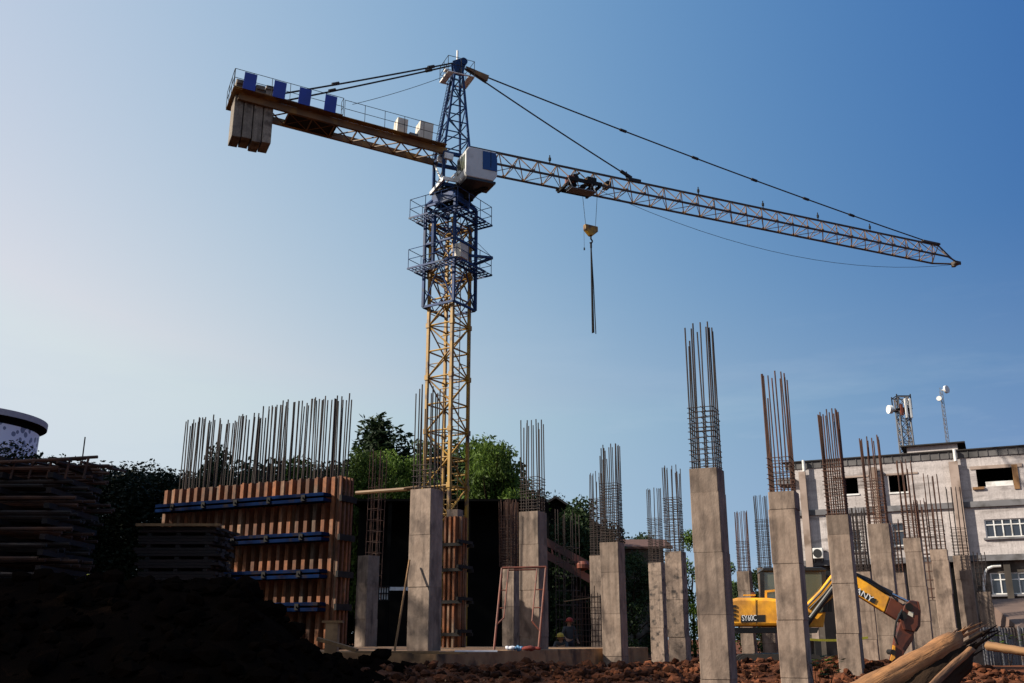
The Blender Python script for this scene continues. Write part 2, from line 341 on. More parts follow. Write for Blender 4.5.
# ------------------------------------------------------------------ columns
def column(px, py_top, Y, s, base, rb_top, tie_top, label, group='concrete columns with starter bars', rot=0, nbar=12, mats=('rebar','tie'), tints=None, tiegap=.13, br=.0165, bare=False, d=None, seed=0, lean=.014):
    rnd = random.Random(int(px*7+Y)+seed)
    P = at(px, py_top, Y); zt = P.z; d = d or s
    root = empty('concrete_column', (P.x, P.y, base), label, 'column', group, R(-GA+rot))
    H = zt-base
    # shaft in lifts, chamfered corners, thin recessed joints
    mb = MB()
    cuts = [H]; z = H-rnd.choice((.40, .50, .9, 1.1))
    while z > .3: cuts.append(z); z -= 1.22
    cuts.append(-.5)
    def sect(z0, z1, hx, hy, ox, oy, t):
        c = .018
        pts = [(-hx+c,-hy),(hx-c,-hy),(hx,-hy+c),(hx,hy-c),(hx-c,hy),(-hx+c,hy),(-hx,hy-c),(-hx,-hy+c)]
        mb.prism([(x+ox, y+oy, z0) for x, y in pts], (0, 0, z1-z0), t)
    gaps = [rnd.choice((.002, .003, .004, .007)) for _ in cuts]
    for i in range(len(cuts)-1):
        ox, oy = rnd.uniform(-.014, .014), rnd.uniform(-.014, .014)
        t = tints[i] if tints and i < len(tints) else rnd.uniform(.3, .8)
        g0 = gaps[i+1]; g1 = gaps[i]
        sect(cuts[i+1]+g0, cuts[i]-(g1 if i else 0), s/2+rnd.uniform(-.004, .004), d/2, ox, oy, t)
        if i < len(cuts)-2 and g0: sect(cuts[i+1]-g0*.95, cuts[i+1]+g0*.95, s/2-.014, d/2-.014, ox, oy, .4)
    mb.build('shaft', M['blotched' if 'blotch' in label else 'concrete'], root)
    if rb_top:
        h1 = zat(P.x, P.y, rb_top)-base; hx, hy = s/2-.055, d/2-.055
        side = nbar//4; pos = []
        for k in range(side):
            f = -1+2*k/side
            pos += [(f*hx, -hy), (hx, f*hy), (-f*hx, hy), (-hx, -f*hy)]
        if bare: pos = [p for p in pos if rnd.random() < .9]
        ht = zat(P.x, P.y, tie_top)-base if tie_top else H
        for x, y in pos:
            e = rnd.uniform(-.10, .05) if rnd.random() < .88 else rnd.uniform(-.5, -.1)
            jx, jy = rnd.gauss(0, lean), rnd.gauss(0, lean)
            b = MB(); zm = ht
            b.tube((x, y, H-.05), (x, y, zm), br, 6)
            b.tube((x, y, zm), (x+jx, y+jy, h1+e), br, 6)
            b.build('rebar', M[mats[0]], root)
        z = H+.05
        while z < ht:
            b = MB(); k = .018; q = [(-hx-k,-hy-k),(hx+k,-hy-k),(hx+k,hy+k),(-hx-k,hy+k)]
            dz = [rnd.uniform(-.025, .025) for _ in range(4)]
            pts = [V(x+rnd.uniform(-.012, .012), y+rnd.uniform(-.012, .012), z+dz[i]) for i, (x, y) in enumerate(q)]
            ex = pts[0]+(pts[0]-pts[1]).normalized()*.03
            b.path([ex]+pts+[pts[0]], .0095, 5)
            b.tube(V(0, -hy-k, z+.01), V(0, hy+k, z+.01), .008, 5)
            b.build('tie', M[mats[1]], root)
            z += tiegap*rnd.uniform(.8, 1.2)
    return root
SL = 1.24   # top of the slab
column(427, 490.5, 24.4, .60, SL, 388, 464, 'pale concrete column on the slab in front of the crane mast', nbar=12)
column(533, 512.5, 27.9, .60, SL, 421, 478, 'concrete column on the slab behind the red scaffold frame', nbar=12, tiegap=.09)
column(511, 567, 45.5, .58, .6, 500, 516, 'short shaded column with rusty tie cage just behind the red scaffold frame', tiegap=.11, mats=('rebar_red','tie'))
column(612.5, 543, 31.1, .60, .55, 446, 484, 'concrete column at the right end of the slab with tall dense tie cage', tiegap=.085, nbar=16)
column(598, 556, 44, .58, .55, 473, 497, 'narrow column peeping out behind the column at the end of the slab', tiegap=.1)
column(656.5, 563, 46, .62, .8, 488, 517, 'concrete column marked with dark blotches, left of a close pair', tiegap=.10, tints=(.75,.6,.7))
column(675, 552, 35.1, .60, .8, 466, 498, 'blotched concrete column, right and nearer one of a close pair', tiegap=.09)
column(707, 470, 20.7, .60, .3, 326, 408, 'nearest and tallest column, in the middle foreground with tall bare bars', tiegap=.115, nbar=12, tints=(.15,.4,.35,.5))
column(783, 493, 23.0, .60, .3, 375, 458, 'near column in front of the rear of the yellow excavator', tiegap=.13, nbar=12, mats=('rebar_red','rebar_red'), tints=(.35,.6,.6,.62), br=.017)
column(838, 516, 26.0, .56, .2, 412, 462, 'column standing in front of the excavator boom with a darker top lift', tiegap=.10, nbar=16, mats=('rebar_red','rebar_red'), tints=(.05,.62,.5,.52), br=.018)
column(878.5, 524.6, 31.4, .64, .3, 438, 478, 'column directly behind the tip of the excavator boom', tiegap=.10, nbar=12, mats=('rebar_red','rebar_red'), tints=(.4,.6,.5), br=.02)
column(912.5, 538.6, 37, .60, .3, 460, 505, 'column just right of the dark red excavator arm', tiegap=.12, nbar=12, mats=('rebar_red','rebar_red'), br=.02)
column(939, 550, 38.2, .60, .3, 475, 520, 'column above the lying log, second from the right of the row', tiegap=.14, nbar=12, mats=('rebar_red','rebar'), br=.017)
column(961.5, 556, 39, .60, .2, 487, 528, 'rightmost column of the row, above the broken end of the log', tiegap=.13, nbar=12, mats=('rebar','tie'), br=.015)
column(744.5, 571.5, 48.1, .60, .5, 511, 540, 'far short column seen above the excavator engine cover', tiegap=.13, mats=('rebar_red','tie'), br=.016)
column(765, 568, 47, .60, .5, 495, 520, 'far short column close to the left edge of the excavator cab', tiegap=.11, br=.014)
column(864, 572, 46, .62, .4, 508, 520, 'shadowed column behind the middle of the excavator boom', tiegap=.13, mats=('rebar','tie'))
column(898, 573, 46, .58, .4, 520, 530, 'low column half hidden between two columns behind the excavator arm', tiegap=.16, mats=('rebar_red','tie'))
column(926, 563, 48, .60, .4, 500, 515, 'set-back column in the gap between two columns above the log', tiegap=.2, mats=('rebar_red','tie'))
column(984, 592, 47, .60, .4, 552, 556, 'far column in front of the dark ground floor of the building', tiegap=.2, mats=('rebar','tie'), tints=(.3,.45))
column(369, 556, 38.5, .60, .9, None, None, 'lone column without bars standing in shade behind the formwork wall', tints=(.55,.6,.6), rot=-14)

# ------------------------------------------------------------------ slab
def uv(a, b, z=0): return U*a+W*b+UP*z
mb = MB()
c = [uv(-21, 19.4), uv(-11.05, 19.4), uv(-11.05, 34), uv(-21, 34)]
mb.prism([p+UP*.2 for p in c], UP*(SL-.2))
o = mb.build('concrete_slab', M['slab'], origin=uv(-16, 26, .2), bevel=.03); o.location = uv(-16, 26, .2)
tag(o, 'stained concrete slab edge carrying columns above the rubble', 'slab', kind='thing')

# ------------------------------------------------------------------ formwork wall
P0 = at(336, 480, 26.5); base = SL
wr = empty('formwork_wall', (P0.x, P0.y, base), 'tall rusty orange ribbed wall formwork with blue walers and upright bars', 'formwork', rz=R(-GA))
LW = 6.05; HT = P0.z+.12-base
# local: x along wall to the right, y into the wall (away)
mb = MB(); mb.box((-LW/2, .28, HT/2), (LW, .06, HT)); mb.build('sheet', M['formpanel'], wr)
mb = MB(); mb.box((-LW/2, .49, HT/2-.1), (LW-.02, .355, HT-.2)); mb.build('concrete_core', M['concrete'], wr)
rnd = random.Random(3)
n = 22
for i in range(n):
    x = -LW+.06+(LW-.12)*i/(n-1)
    mb = MB(); mb.box((x, .125, HT/2-.01+rnd.uniform(-.02, .02)), (.055, .245, HT)); mb.box((x-.03, .012, HT/2), (.11, .018, HT-.06))
    mb.build('rib', M['formwork'], wr)
for k, py in enumerate((498, 537, 574, 607)):
    z = zat(P0.x, P0.y, py)-base
    for dz in (.10, -.10):
        mb = MB(); mb.box((-LW/2-.03, -.20, z+dz*.7), (LW-.14, .36, .09)); mb.build('waler', M['waler'], wr, bevel=.01)
    for i in range(5):
        x = -LW+.7+i*1.15
        mb = MB(); mb.tube((x, -.45, z), (x, .05, z), .025); mb.box((x, -.40, z), (.12, .02, .16)); mb.build('tie_rod', M['dark'], wr)
# end panel ribs
mb = MB(); mb.box((.025, .36, HT/2), (.045, .62, HT-.02)); mb.build('end_sheet', M['formpanel'], wr)
for y in (.10, .30, .48, .62):
    mb = MB(); mb.box((.08, y, HT/2), (.1, .07, HT)); mb.build('end_rib', M['formwork'], wr)
for py in (498, 537, 574, 607):
    z = zat(P0.x, P0.y, py)-base
    mb = MB(); mb.box((.17, .36, z), (.08, .72, .16)); mb.build('end_waler', M['dark'], wr)
ztop = zat(P0.x, P0.y, 389)-base
nb = 44
for row, y in ((0, .40), (1, .62)):
    for i in range(nb):
        if row == 0 and 9 <= i <= 13 and i % 2: continue
        x = -LW+.12+(LW-.2)*(i+rnd.uniform(-.3, .3))/(nb-1)
        h = ztop-rnd.uniform(0, .22)-(.16 if i < 22 else 0)-(.10 if 8 < i < 22 else 0)
        mb = MB(); mb.tube((x, y, HT-.3), (x+rnd.gauss(.01, .025), y+rnd.gauss(0, .03), h), .019)
        mb.build('rebar', M['rebar'], wr)
for k in range(7):
    x = -rnd.uniform(1.9, 3.0); mb = MB(); mb.tube((x, .5, HT-.3), (x, .5, HT+.7+rnd.uniform(-.1, .1)), .014); mb.build('rebar', M['rebar'], wr)

# column formwork at the crane foot
P = at(455, 517, 33)
cf = empty('column_formwork', (P.x, P.y, SL-.1), 'orange ribbed column formwork at the foot of the crane mast', 'formwork', rz=R(-GA))
H = P.z-SL+.1
mb = MB(); mb.box((0, 0, H/2+.12), (.40, .40, H+.22)); mb.build('concrete_core', M['concrete'], cf)
for sx, sy, w, d_ in ((0,-.235,.5,.05),(0,.235,.5,.05),(-.235,0,.05,.4),(.235,0,.05,.4)):
    mb = MB(); mb.box((sx, sy, H/2), (w, d_, H-.02)); mb.build('sheet', M['formpanel'], cf)
for k in range(3):
    x = -.17+.17*k
    mb = MB(); mb.box((x, -.31, H/2), (.07, .09, H-.04)); mb.build('rib', M['formwork'], cf)
    mb = MB(); mb.box((.31, x, H/2), (.09, .07, H-.04)); mb.build('rib', M['formwork'], cf)
for z in (.5, 1.5, 2.5, 3.3):
    mb = MB()
    for sy in (-.39, .39): mb.box((0, sy, z), (1.0, .07, .10))
    for sx in (-.39, .39): mb.box((sx, 0, z+.101), (.07, 1.0, .10))
    mb.build('clamp', M['dark'], cf)

# ------------------------------------------------------------------ tower crane
A = at(447.5, 400, 50); AX, AY = A.x, A.y
CB = V(AX, AY, .3)
crane = empty('tower_crane', CB, 'tall yellow and blue tower crane with long lattice jib above the site', 'crane')
def zx(py): return zat(AX, AY, py)
def C(mb, name, m, parent=None, **k): return mb.build(name, M[m], parent or crane, origin=CB, **k)
def axp(z): return V(AX, AY, z)
MH = 32.7; m1, m2 = hd(MH+90), hd(MH)
hw = .765
def corners(h, z, a=m1, b=m2, c=None):
    c = c or axp(z); c = V(c.x, c.y, z)
    return [c-a*h-b*h, c+a*h-b*h, c+a*h+b*h, c-a*h+b*h]
ztopm = zx(222); z = CB.z; bay = 1.42; k = 0
while z < ztopm-1.5:
    mb = MB(); z1 = z+2*bay
    for cpt in corners(hw, 0): mb.box(V(cpt.x, cpt.y, (z+z1)/2), (.145, .145, z1-z), (m1, m2, UP))
    zz = z
    for j in range(2):
        q0 = corners(hw, zz); q1 = corners(hw, zz+bay)
        for i in range(4):
            a, b = i, (i+1) % 4
            mb.tube(q1[a], q1[b], .045)
            if (j+i) % 2: a, b = b, a
            mb.tube(q0[a], q1[b], .042)
            mb.tube((q0[a]+q1[a])/2, (q0[a]+q1[b])/2, .025)
        if j == 1:
            mb.tube(q1[0], q1[2], .03)
            for p in q1: mb.box(p, (.22, .22, .26), (m1, m2, UP))
        zz += bay
    C(mb, 'mast_section', 'yellow'); z = z1
# ladder
mb = MB(); lx = axp(0)+m2*.45+m1*.2
for s in (-.2, .2): mb.tube(lx+m1*s+UP*1, lx+m1*s+UP*ztopm, .025)
zz = 1.2
while zz < ztopm: mb.tube(lx-m1*.2+UP*zz, lx+m1*.2+UP*zz, .015, 4); zz += .35
C(mb, 'ladder', 'brown')
# climbing cage
hc = .99; zb, zt = zx(309), zx(209)
mb = MB()
for cpt in corners(hc, 0): mb.box(V(cpt.x, cpt.y, (zb+zt)/2), (.14, .14, zt-zb), (m1, m2, UP))
levels = [zb, zx(272), zx(247), zx(222), zt]
for z in levels:
    q = corners(hc, z)
    for i in range(4): mb.beam(q[i], q[(i+1) % 4], .09, .12)
for za, zc_ in zip(levels, levels[1:]):
    q0, q1 = corners(hc, za), corners(hc, zc_)
    for i in range(4):
        a, b = q0[i], q0[(i+1) % 4]; c_, d_ = q1[i], q1[(i+1) % 4]
        mid = (c_+d_)/2
        mb.tube(a, mid, .04); mb.tube(b, mid, .04)
        mb.tube((a+b)/2, (a+c_)/2, .03); mb.tube((a+b)/2, (b+d_)/2, .03)
zs = zx(202)
for p, q in zip(corners(hc, zt), corners(.7, zs)): mb.beam(p, q, .18, .18, m1)
q = corners(.72, zs)
for i in range(4): mb.beam(q[i], q[(i+1) % 4], .2, .5)
C(mb, 'climbing_cage', 'blue')
for zl in (zx(272), zx(222)):
    mb = MB(); ho = 1.64
    for i, (a, b) in enumerate(((m1, m2), (m2, m1), (m1, m2), (m2, m1))):
        sg = (-1, 1, 1, -1)[i]
        c0 = axp(zl)+b*(sg*(hc+ho)/2)
        w = 2*ho if i % 2 == 0 else 2*hc
        n_ = int(w/.22)
        mb.box(c0+UP*(.0), (w, .04, .06), (a, b, UP))
        for e in (-1, 1): mb.box(c0+b*(e*(ho-hc)/2*.96), (w, .05, .10), (a, b, UP))
        for t in range(n_+1): mb.box(c0+a*(-w/2+w*t/n_), (.035, ho-hc, .03), (a, b, UP))
    pl = C(mb, 'work_platform', 'blue')
    mb = MB(); q = corners(ho-.04, zl)
    for h in (.55, 1.1):
        for i in range(4): mb.tube(q[i]+UP*h, q[(i+1) % 4]+UP*h, .02, 5)
    for i in range(4):
        for t in (0, .33, .66):
            p = q[i].lerp(q[(i+1) % 4], t); mb.tube(p, p+UP*1.1, .02, 5)
    C(mb, 'railing', 'blue', pl)
mb = MB(); p = axp(zx(264))-m2*.75+m1*1.30
mb.box(p+UP*.15, (.42, .75, .8), (m1, m2, UP)); C(mb, 'control_box', 'cream', bevel=.03)
mb = MB(); zz = zx(263); e = axp(zz)+m1*2.35+m2*.6
mb.beam(axp(zz)+m1*1.0-m2*.9, e, .1, .14); mb.beam(axp(zz)+m1*1.0+m2*.9, e, .1, .14); mb.tube(e, axp(zx(236))+m1*1.06, .014, 5)
C(mb, 'hoist_arm', 'blue')
mb = MB(); mb.tube(axp(zx(270))-m1*.3-m2*1.12, axp(zx(222))-m1*.3-m2*1.12, .09, 8); mb.tube(axp(zx(252))-m1*.3-m2*1.12, axp(zx(222))-m1*.3-m2*1.12, .13, 8); C(mb, 'hydraulic_jack', 'blue')
# slewing unit
zj = on_z(455, 160, 1).z if False else zat(AX, AY, 161)
tip = on_z(957, 263.5, zj)
J = V(tip.x-AX, tip.y-AY, 0); LJ = J.length; J.normalize(); Nn = V(J.y, -J.x, 0)     # Nn points to the camera side
AZ = axp(0)
mb = MB(); mb.lathe(axp(zs), [(.75, .25), (.95, .3), (.95, .48), (.78, .5), (.78, .6)], 24); C(mb, 'slewing_ring', 'dark')
zp = zs+.6
mb = MB()
q0 = corners(.78, zp, J, Nn); q1 = corners(.78, zj, J, Nn)
for a, b in zip(q0, q1): mb.beam(a, b, .15, .15, J)
for q in (q0, q1):
    for i in range(4): mb.beam(q[i], q[(i+1) % 4], .14, .2)
for i in (1, 2): mb.tube(q0[i], q1[(i+1) % 4], .05)
C(mb, 'slewing_tower', 'blue')
mb = MB()
for i in (0, 3):
    mb.tube(q0[i], q1[(i+1) % 4], .055); mb.tube(q0[(i+1) % 4], (q0[i]+q1[i])/2, .04)
mb.box(axp(zp+.10)-J*.92+Nn*.2, (.10, 2.2, .2), (J, Nn, UP)); mb.box(axp(zp+.1)+Nn*1.25-J*.1, (1.6, .1, .2), (J, Nn, UP))
mb.prism([axp(zp+.22)+Nn*1.2-J*.35, axp(zp+.22)+Nn*1.2+J*.3, axp(zp+.85)+Nn*1.2+J*.3, axp(zp+.55)+Nn*1.2-J*.2], -Nn*.05)
C(mb, 'slewing_platform', 'white')
mb = MB(); mb.lathe(axp(zp-.1)+Nn*.6+J*.75, [(.3, -.5), (.34, -.1), (.34, .35), (.2, .5)], 12); mb.box(axp(zp-.05)+J*.6+Nn*.5, (1.5, 1.6, .2), (J, Nn, UP)); C(mb, 'slewing_motor', 'dark')
# cab
def cab():
    c = axp(0)+J*.80+Nn*1.75; zb_, zt_ = zx(188)-.35, zx(188)+1.40
    L_, D_ = 1.85, 1.35
    def pt(l, d, z): return c+J*(l*L_/2)+Nn*(d*D_/2)+UP*z
    mb = MB()
    prof = [(-1, zb_+.12), (-.92, zb_), (.75, zb_), (1.0, zb_+.35), (1.0, zt_-.5), (.90, zt_), (-.82, zt_), (-1, zt_-.28)]
    mb.prism([pt(l, -1, z) for l, z in prof], Nn*D_)
    cb = C(mb, 'cab', 'cabgrey', bevel=.05)
    mb = MB(); mb.box(c-J*.02+UP*(zb_-.08), (1.7, 1.3, .12), (J, Nn, UP)); C(mb, 'floor_frame', 'black', cb)
    mb = MB(); w = [(.05, zb_+.58), (.965, zb_+.58), (.965, zt_-.45), (.88, zt_-.10), (.05, zt_-.10)]
    mb.prism([pt(l, 1, z)+Nn*.003 for l, z in w], Nn*.02); C(mb, 'side_window', 'cabglass', cb)
    mb = MB(); mb.prism([pt(-1, -.8, zb_+.5)-J*.003, pt(-1, .82, zb_+.5)-J*.003, pt(-1, .82, zt_-.42)-J*.003, pt(-1, -.8, zt_-.42)-J*.003], -J*.02); C(mb, 'rear_window', 'paleglass', cb)
    mb = MB(); mb.prism([pt(1, -.85, zb_+.5)+J*.003, pt(1, .85, zb_+.5)+J*.003, pt(1, .85, zt_-.55)+J*.003, pt(1, -.85, zt_-.55)+J*.003], J*.02); C(mb, 'front_window', 'cabglass', cb)
    mb = MB()
    for l in (.56,): mb.box(pt(l, 1, zb_+1.25)+Nn*.03, (.025, .02, 1.0), (J, Nn, UP))
    C(mb, 'window_bar', 'dark', cb)
    mb = MB(); mb.beam(axp(zb_-.1)+J*.5+Nn*.3, c+J*.5+UP*(zb_-.1), .14, .18); mb.beam(axp(zb_-.1)+J*1.0+Nn*.3, c+J*.6+UP*(zb_-.1), .14, .18); C(mb, 'bracket', 'dark', cb)
cab()
# tower peak
zpk = zx(62)
mb = MB(); b0 = corners(.78, zj, J, Nn)
topc = axp(zpk)+J*.25; t0 = corners(.16, zpk, J, Nn, topc)
nlev = 6; lv = []
for k in range(nlev+1):
    t = 1-(1-k/nlev)**1.05
    lv.append([b0[i].lerp(t0[i], t) for i in range(4)])
for k in range(nlev):
    for i in range(4):
        mb.beam(lv[k][i], lv[k+1][i], .11, .11, Nn)
        a, b = (i, (i+1) % 4) if (k+i) % 2 else ((i+1) % 4, i)
        mb.tube(lv[k][a], lv[k+1][b], .036); mb.tube(lv[k+1][i], lv[k+1][(i+1) % 4], .036)
pk = C(mb, 'tower_peak', 'blue')
mb = MB()
h0 = topc+UP*(-.35)
for s in (-.14, .14):
    mb.prism([h0-J*.30+Nn*s-UP*.35, h0+J*.28+Nn*s-UP*.35, h0+J*.42+Nn*s+UP*.42, h0+J*.30+Nn*s+UP*.62, h0-J*.05+Nn*s+UP*.5, h0-J*.40+Nn*s+UP*.28], Nn*.05)
mb.tube(h0+J*.28+UP*.42-Nn*.25, h0+J*.28+UP*.42+Nn*.25, .22, 14)
C(mb, 'head_plate', 'blue', pk)
mb = MB(); mb.tube(h0-J*.05+UP*.5, h0-J*.05+UP*1.15, .06, 8); C(mb, 'warning_lamp', 'white', pk)
zpp = zx(79)
mb = MB()
pc = axp(zpp)+J*.2
for d_, e in ((J, 1), (J, -1)):
    mb.box(pc+J*(e*.62), (.3, 1.3, .04), (J, Nn, UP)); mb.box(pc+J*(e*.8), (.04, 1.3, .10), (J, Nn, UP))
mb.box(pc+Nn*.65, (1.6, .1, .05), (J, Nn, UP)); mb.box(pc-Nn*.65, (1.6, .1, .05), (J, Nn, UP))
mb.box(pc-J*.85+Nn*.5+UP*.10, (.22, .3, .08), (J, Nn, UP))
C(mb, 'peak_platform', 'white', pk)
mb = MB()
q = [pc-J*.8+Nn*.68, pc+J*.8+Nn*.68, pc+J*.8-Nn*.68, pc-J*.8-Nn*.68]
for h in (.5, 1.0):
    for i in range(4): mb.tube(q[i]+UP*h, q[(i+1) % 4]+UP*h, .018, 5)
for i in range(4):
    for t in (0, .5): p = q[i].lerp(q[(i+1) % 4], t); mb.tube(p, p+UP, .018, 5)
C(mb, 'peak_railing', 'dark', pk)
mb = MB()
for s in (-.18, .18): mb.tube(b0[0]+Nn*(s+.5)-J*.25, lv[5][0]+Nn*s-J*.12, .022, 5)
for k in range(26):
    t = k/26; p = (b0[0]+Nn*.5-J*.25).lerp(lv[5][0]-J*.12, t); mb.tube(p-Nn*.18, p+Nn*.18, .014, 4)
C(mb, 'peak_ladder', 'blue', pk)
# jib
HJ, WJ = 1.10, 1.40; s0 = 1.0; nb_ = 29; LB = (LJ-1.6-s0)/nb_
def jp(s, w, h): return V(AX, AY, zj)+J*s+Nn*w+UP*h
se = s0+nb_*LB
jib = MB()
jib.box(jp((s0-.1+se)/2, 0, HJ), (se-s0+.1, .10, .10), (J, Nn, UP)); jib.tube(jp(s0-.5, 0, 0.3), jp(s0-.05, 0, HJ), .05)
for w in (-1, 1): jib.box(jp((s0-.4+se)/2, w*WJ/2, 0), (se-s0+.4, .08, .11), (J, Nn, UP))
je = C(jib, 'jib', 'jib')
lace = MB()
for k in range(nb_):
    a = s0+k*LB; b = a+LB; m_ = a+LB/2
    for w in (-1, 1):
        lace.tube(jp(a, w*WJ/2, 0), jp(m_, 0, HJ), .032, 5); lace.tube(jp(m_, 0, HJ), jp(b, w*WJ/2, 0), .032, 5)
    lace.tube(jp(a, -WJ/2, 0), jp(a, WJ/2, 0), .028, 5)
    if k % 2: lace.tube(jp(a, -WJ/2, 0), jp(b, WJ/2, 0), .022, 5)
    else: lace.tube(jp(a, WJ/2, 0), jp(b, -WJ/2, 0), .022, 5)
    for w in (-1, 1): lace.box(jp(a, w*WJ/2, .08), (.2, .04, .12), (J, Nn, UP))
C(lace, 'jib_lacing', 'lace', je)
mb = MB()
for w in (-1, 1): mb.tube(jp(se, w*WJ/2, 0), jp(LJ, w*.12, 0), .06)
mb.tube(jp(se, 0, HJ), jp(LJ-.1, 0, .05), .05); mb.box(jp(LJ-.1, 0, 0), (.5, .45, .2), (J, Nn, UP)); mb.tube(jp(LJ, 0, 0), jp(LJ+.35, 0, -.02), .04); mb.lathe(jp(LJ-.35, 0, -.3), [(.16, 0), (.16, .12)], 12)
for w in (-1, 1): mb.tube(jp(se-.1, w*WJ/2, 0), jp(se, 0, HJ), .035)
mb.box(jp(se-.7, 0, HJ+.1), (1.6, .22, .14), (J, Nn, UP))
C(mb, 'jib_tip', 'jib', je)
for s in (6.1, 11.3, 16.5, 21.5, 26, 30.5):
    mb = MB(); mb.tube(jp(s, 0, HJ), jp(s, 0, HJ+.55), .035, 6); mb.tube(jp(s, 0, HJ+.2), jp(s, 0, HJ+.38), .08, 8); C(mb, 'jib_lamp', 'dark', je)
# pendants
def on_jib(px):   # distance along the jib for a picture column
    lo, hi = 0, LJ
    for _ in range(40):
        m_ = (lo+hi)/2; P = jp(m_, 0, HJ); zc = P.y*CS+(P.z-ZC)*SN
        if 512+F*P.x/zc < px: lo = m_
        else: hi = m_
    return lo
hp = h0+J*.45+UP*.1
p1 = jp(on_jib(634), 0, HJ+.12); p2 = jp(on_jib(926), 0, HJ+.15)
lk = hp+(p2-hp).normalized()*2.2
def rod(mb, a, b, r, sag=0, n=10):
    pts = [a.lerp(b, i/n)-UP*(sag*4*(i/n)*(1-i/n)) for i in range(n+1)]; mb.path(pts, r, 5); return pts
mb = MB(); rod(mb, hp, p2, .045, .25); 
for t in (.30, .45, .58, .70, .81): q_ = hp.lerp(p2, t)-UP*(.25*4*t*(1-t)); d_ = (p2-hp).normalized(); mb.tube(q_-d_*.22, q_+d_*.22, .09, 8)
C(mb, 'long_pendant', 'rope')
mb = MB(); rod(mb, hp, p1, .045, .08); d_ = (p1-hp).normalized(); mb.tube(p1-d_*1.0, p1-d_*.2, .11, 8); mb.box(p1-UP*.05, (.9, .2, .2), (J, Nn, UP)); C(mb, 'short_pendant', 'rope')
mb = MB(); d1 = (p2-hp).normalized(); d2 = (p1-hp).normalized()
for s in (-.12, .12): mb.prism([hp+Nn*s+UP*.08, hp+d1*1.45+Nn*s+UP*.02, hp+d2*1.45+Nn*s-UP*.02, hp+Nn*s-UP*.02], Nn*.04)
C(mb, 'link_plate', 'brown')
# counter-jib
TJ = .062; Jc = (J-UP*TJ).normalized(); Uc = Nn.cross(Jc)*-1
if Uc.z < 0: Uc = -Uc
def cj(s, w, h): return V(AX, AY, zj)-J*s+Nn*w+UP*(h+s*TJ)
LC = 11.9; WC = 1.5
cm = MB()
cm.box(cj((LC+.6)/2, WC/2, .05), (LC-.6, .16, .36), (Jc, Nn, Uc)); cm.box(cj((LC+.6)/2, -WC/2, .05), (LC-.6, .16, .36), (Jc, Nn, Uc))
cjo = C(cm, 'counter_jib', 'brown')
mb = MB(); n_ = 9
for k in range(n_):
    a = .8+k*(LC-1)/n_; b = a+(LC-1)/n_
    mb.tube(cj(a, -WC/2+.08, -.06), cj(b, WC/2-.08, -.06), .04, 5); mb.tube(cj(a, WC/2-.08, -.06), cj(b, -WC/2+.08, -.06), .04, 5); mb.tube(cj(b, -WC/2+.08, -.06), cj(b, WC/2-.08, -.06), .05, 5)
C(mb, 'counter_jib_bracing', 'lace', cjo)
mb = MB(); mb.box(cj(8.0, 0, -.02), (2.6, WC-.2, .12), (Jc, Nn, Uc)); mb.box(cj(7.6, 0, .28), (1.0, 1.0, .5), (Jc, Nn, Uc)); mb.tube(cj(8.6, -.6, .3), cj(8.6, .6, .3), .32, 14); C(mb, 'hoist_winch', 'dark', cjo)
mb = MB(); mb.box(cj(6.2, WC/2+.28, .24), (10.9, .36, .04), (Jc, Nn, Uc)); mb.box(cj(9.4, WC/2+.30, .27), (5.6, .46, .05), (Jc, Nn, Uc))
mb.box(cj(12.0, 0, .22), (.45, 2.4, .05), (Jc, Nn, Uc)); C(mb, 'walkway', 'brown', cjo)
mb = MB()
wo = WC/2+.42
def rail(p, q, n):
    for h in (.5, 1.0): mb.tube(p+UP*h, q+UP*h, .016, 5)
    for i in range(n+1): r_ = p.lerp(q, i/n); mb.tube(r_, r_+UP*1.0, .016, 5)
rail(cj(1.0, wo, .24), cj(6.5, wo, .24), 5); rail(cj(6.6, wo+.1, .26), cj(12.2, wo+.1, .26), 6); rail(cj(12.22, wo+.1, .24), cj(12.22, -1.15, .24), 3); rail(cj(6.6, wo+.1, .26), cj(6.6, WC/2+.1, .26), 1)
C(mb, 'walkway_railing', 'dark', cjo)
for s in (7.3, 8.65, 9.95, 11.45):
    mb = MB(); mb.box(cj(s, wo+.16, .70), (.62, .03, .95), (Jc, Nn, Uc)); C(mb, 'blue_board', 'board', cjo)
for i in range(4):
    s = 11.8-i*.50
    mb = MB(); dz = (-.0, .10, -.03, .12)[i]
    mb.box(cj(s, 0, -.50+dz*.6), (.455, 1.22, 3.25), (J, Nn, UP)); mb.box(cj(s, 0, .95+dz), (.44, 1.4, .22), (J, Nn, UP))
    C(mb, 'counterweight', 'weight', cjo, bevel=.03)
for s, w, h, d_, m_ in ((2.85, .95, 1.1, .7, 'cream'), (1.5, 1.25, 1.25, .8, 'cream')):
    mb = MB(); mb.box(cj(s+.35, WC/2-.3, .24+h/2), (w*.62, d_, h), (Jc, Nn, Uc)); C(mb, 'electric_cabinet', m_, cjo, bevel=.02)
mb = MB(); mb.box(cj(2.5, WC/2-.3, .45), (.5, .5, .45), (Jc, Nn, Uc)); C(mb, 'resistor_box', 'sheet', cjo)
mb = MB(); mb.box(cj(.7, .3, -.25), (.5, .2, .35), (Jc, Nn, Uc)); mb.box(cj(.55, .9, -.3), (.5, .2, .35), (Jc, Nn, Uc)); C(mb, 'flood_lamp', 'white', cjo)
hq = h0-J*.4+UP*.15
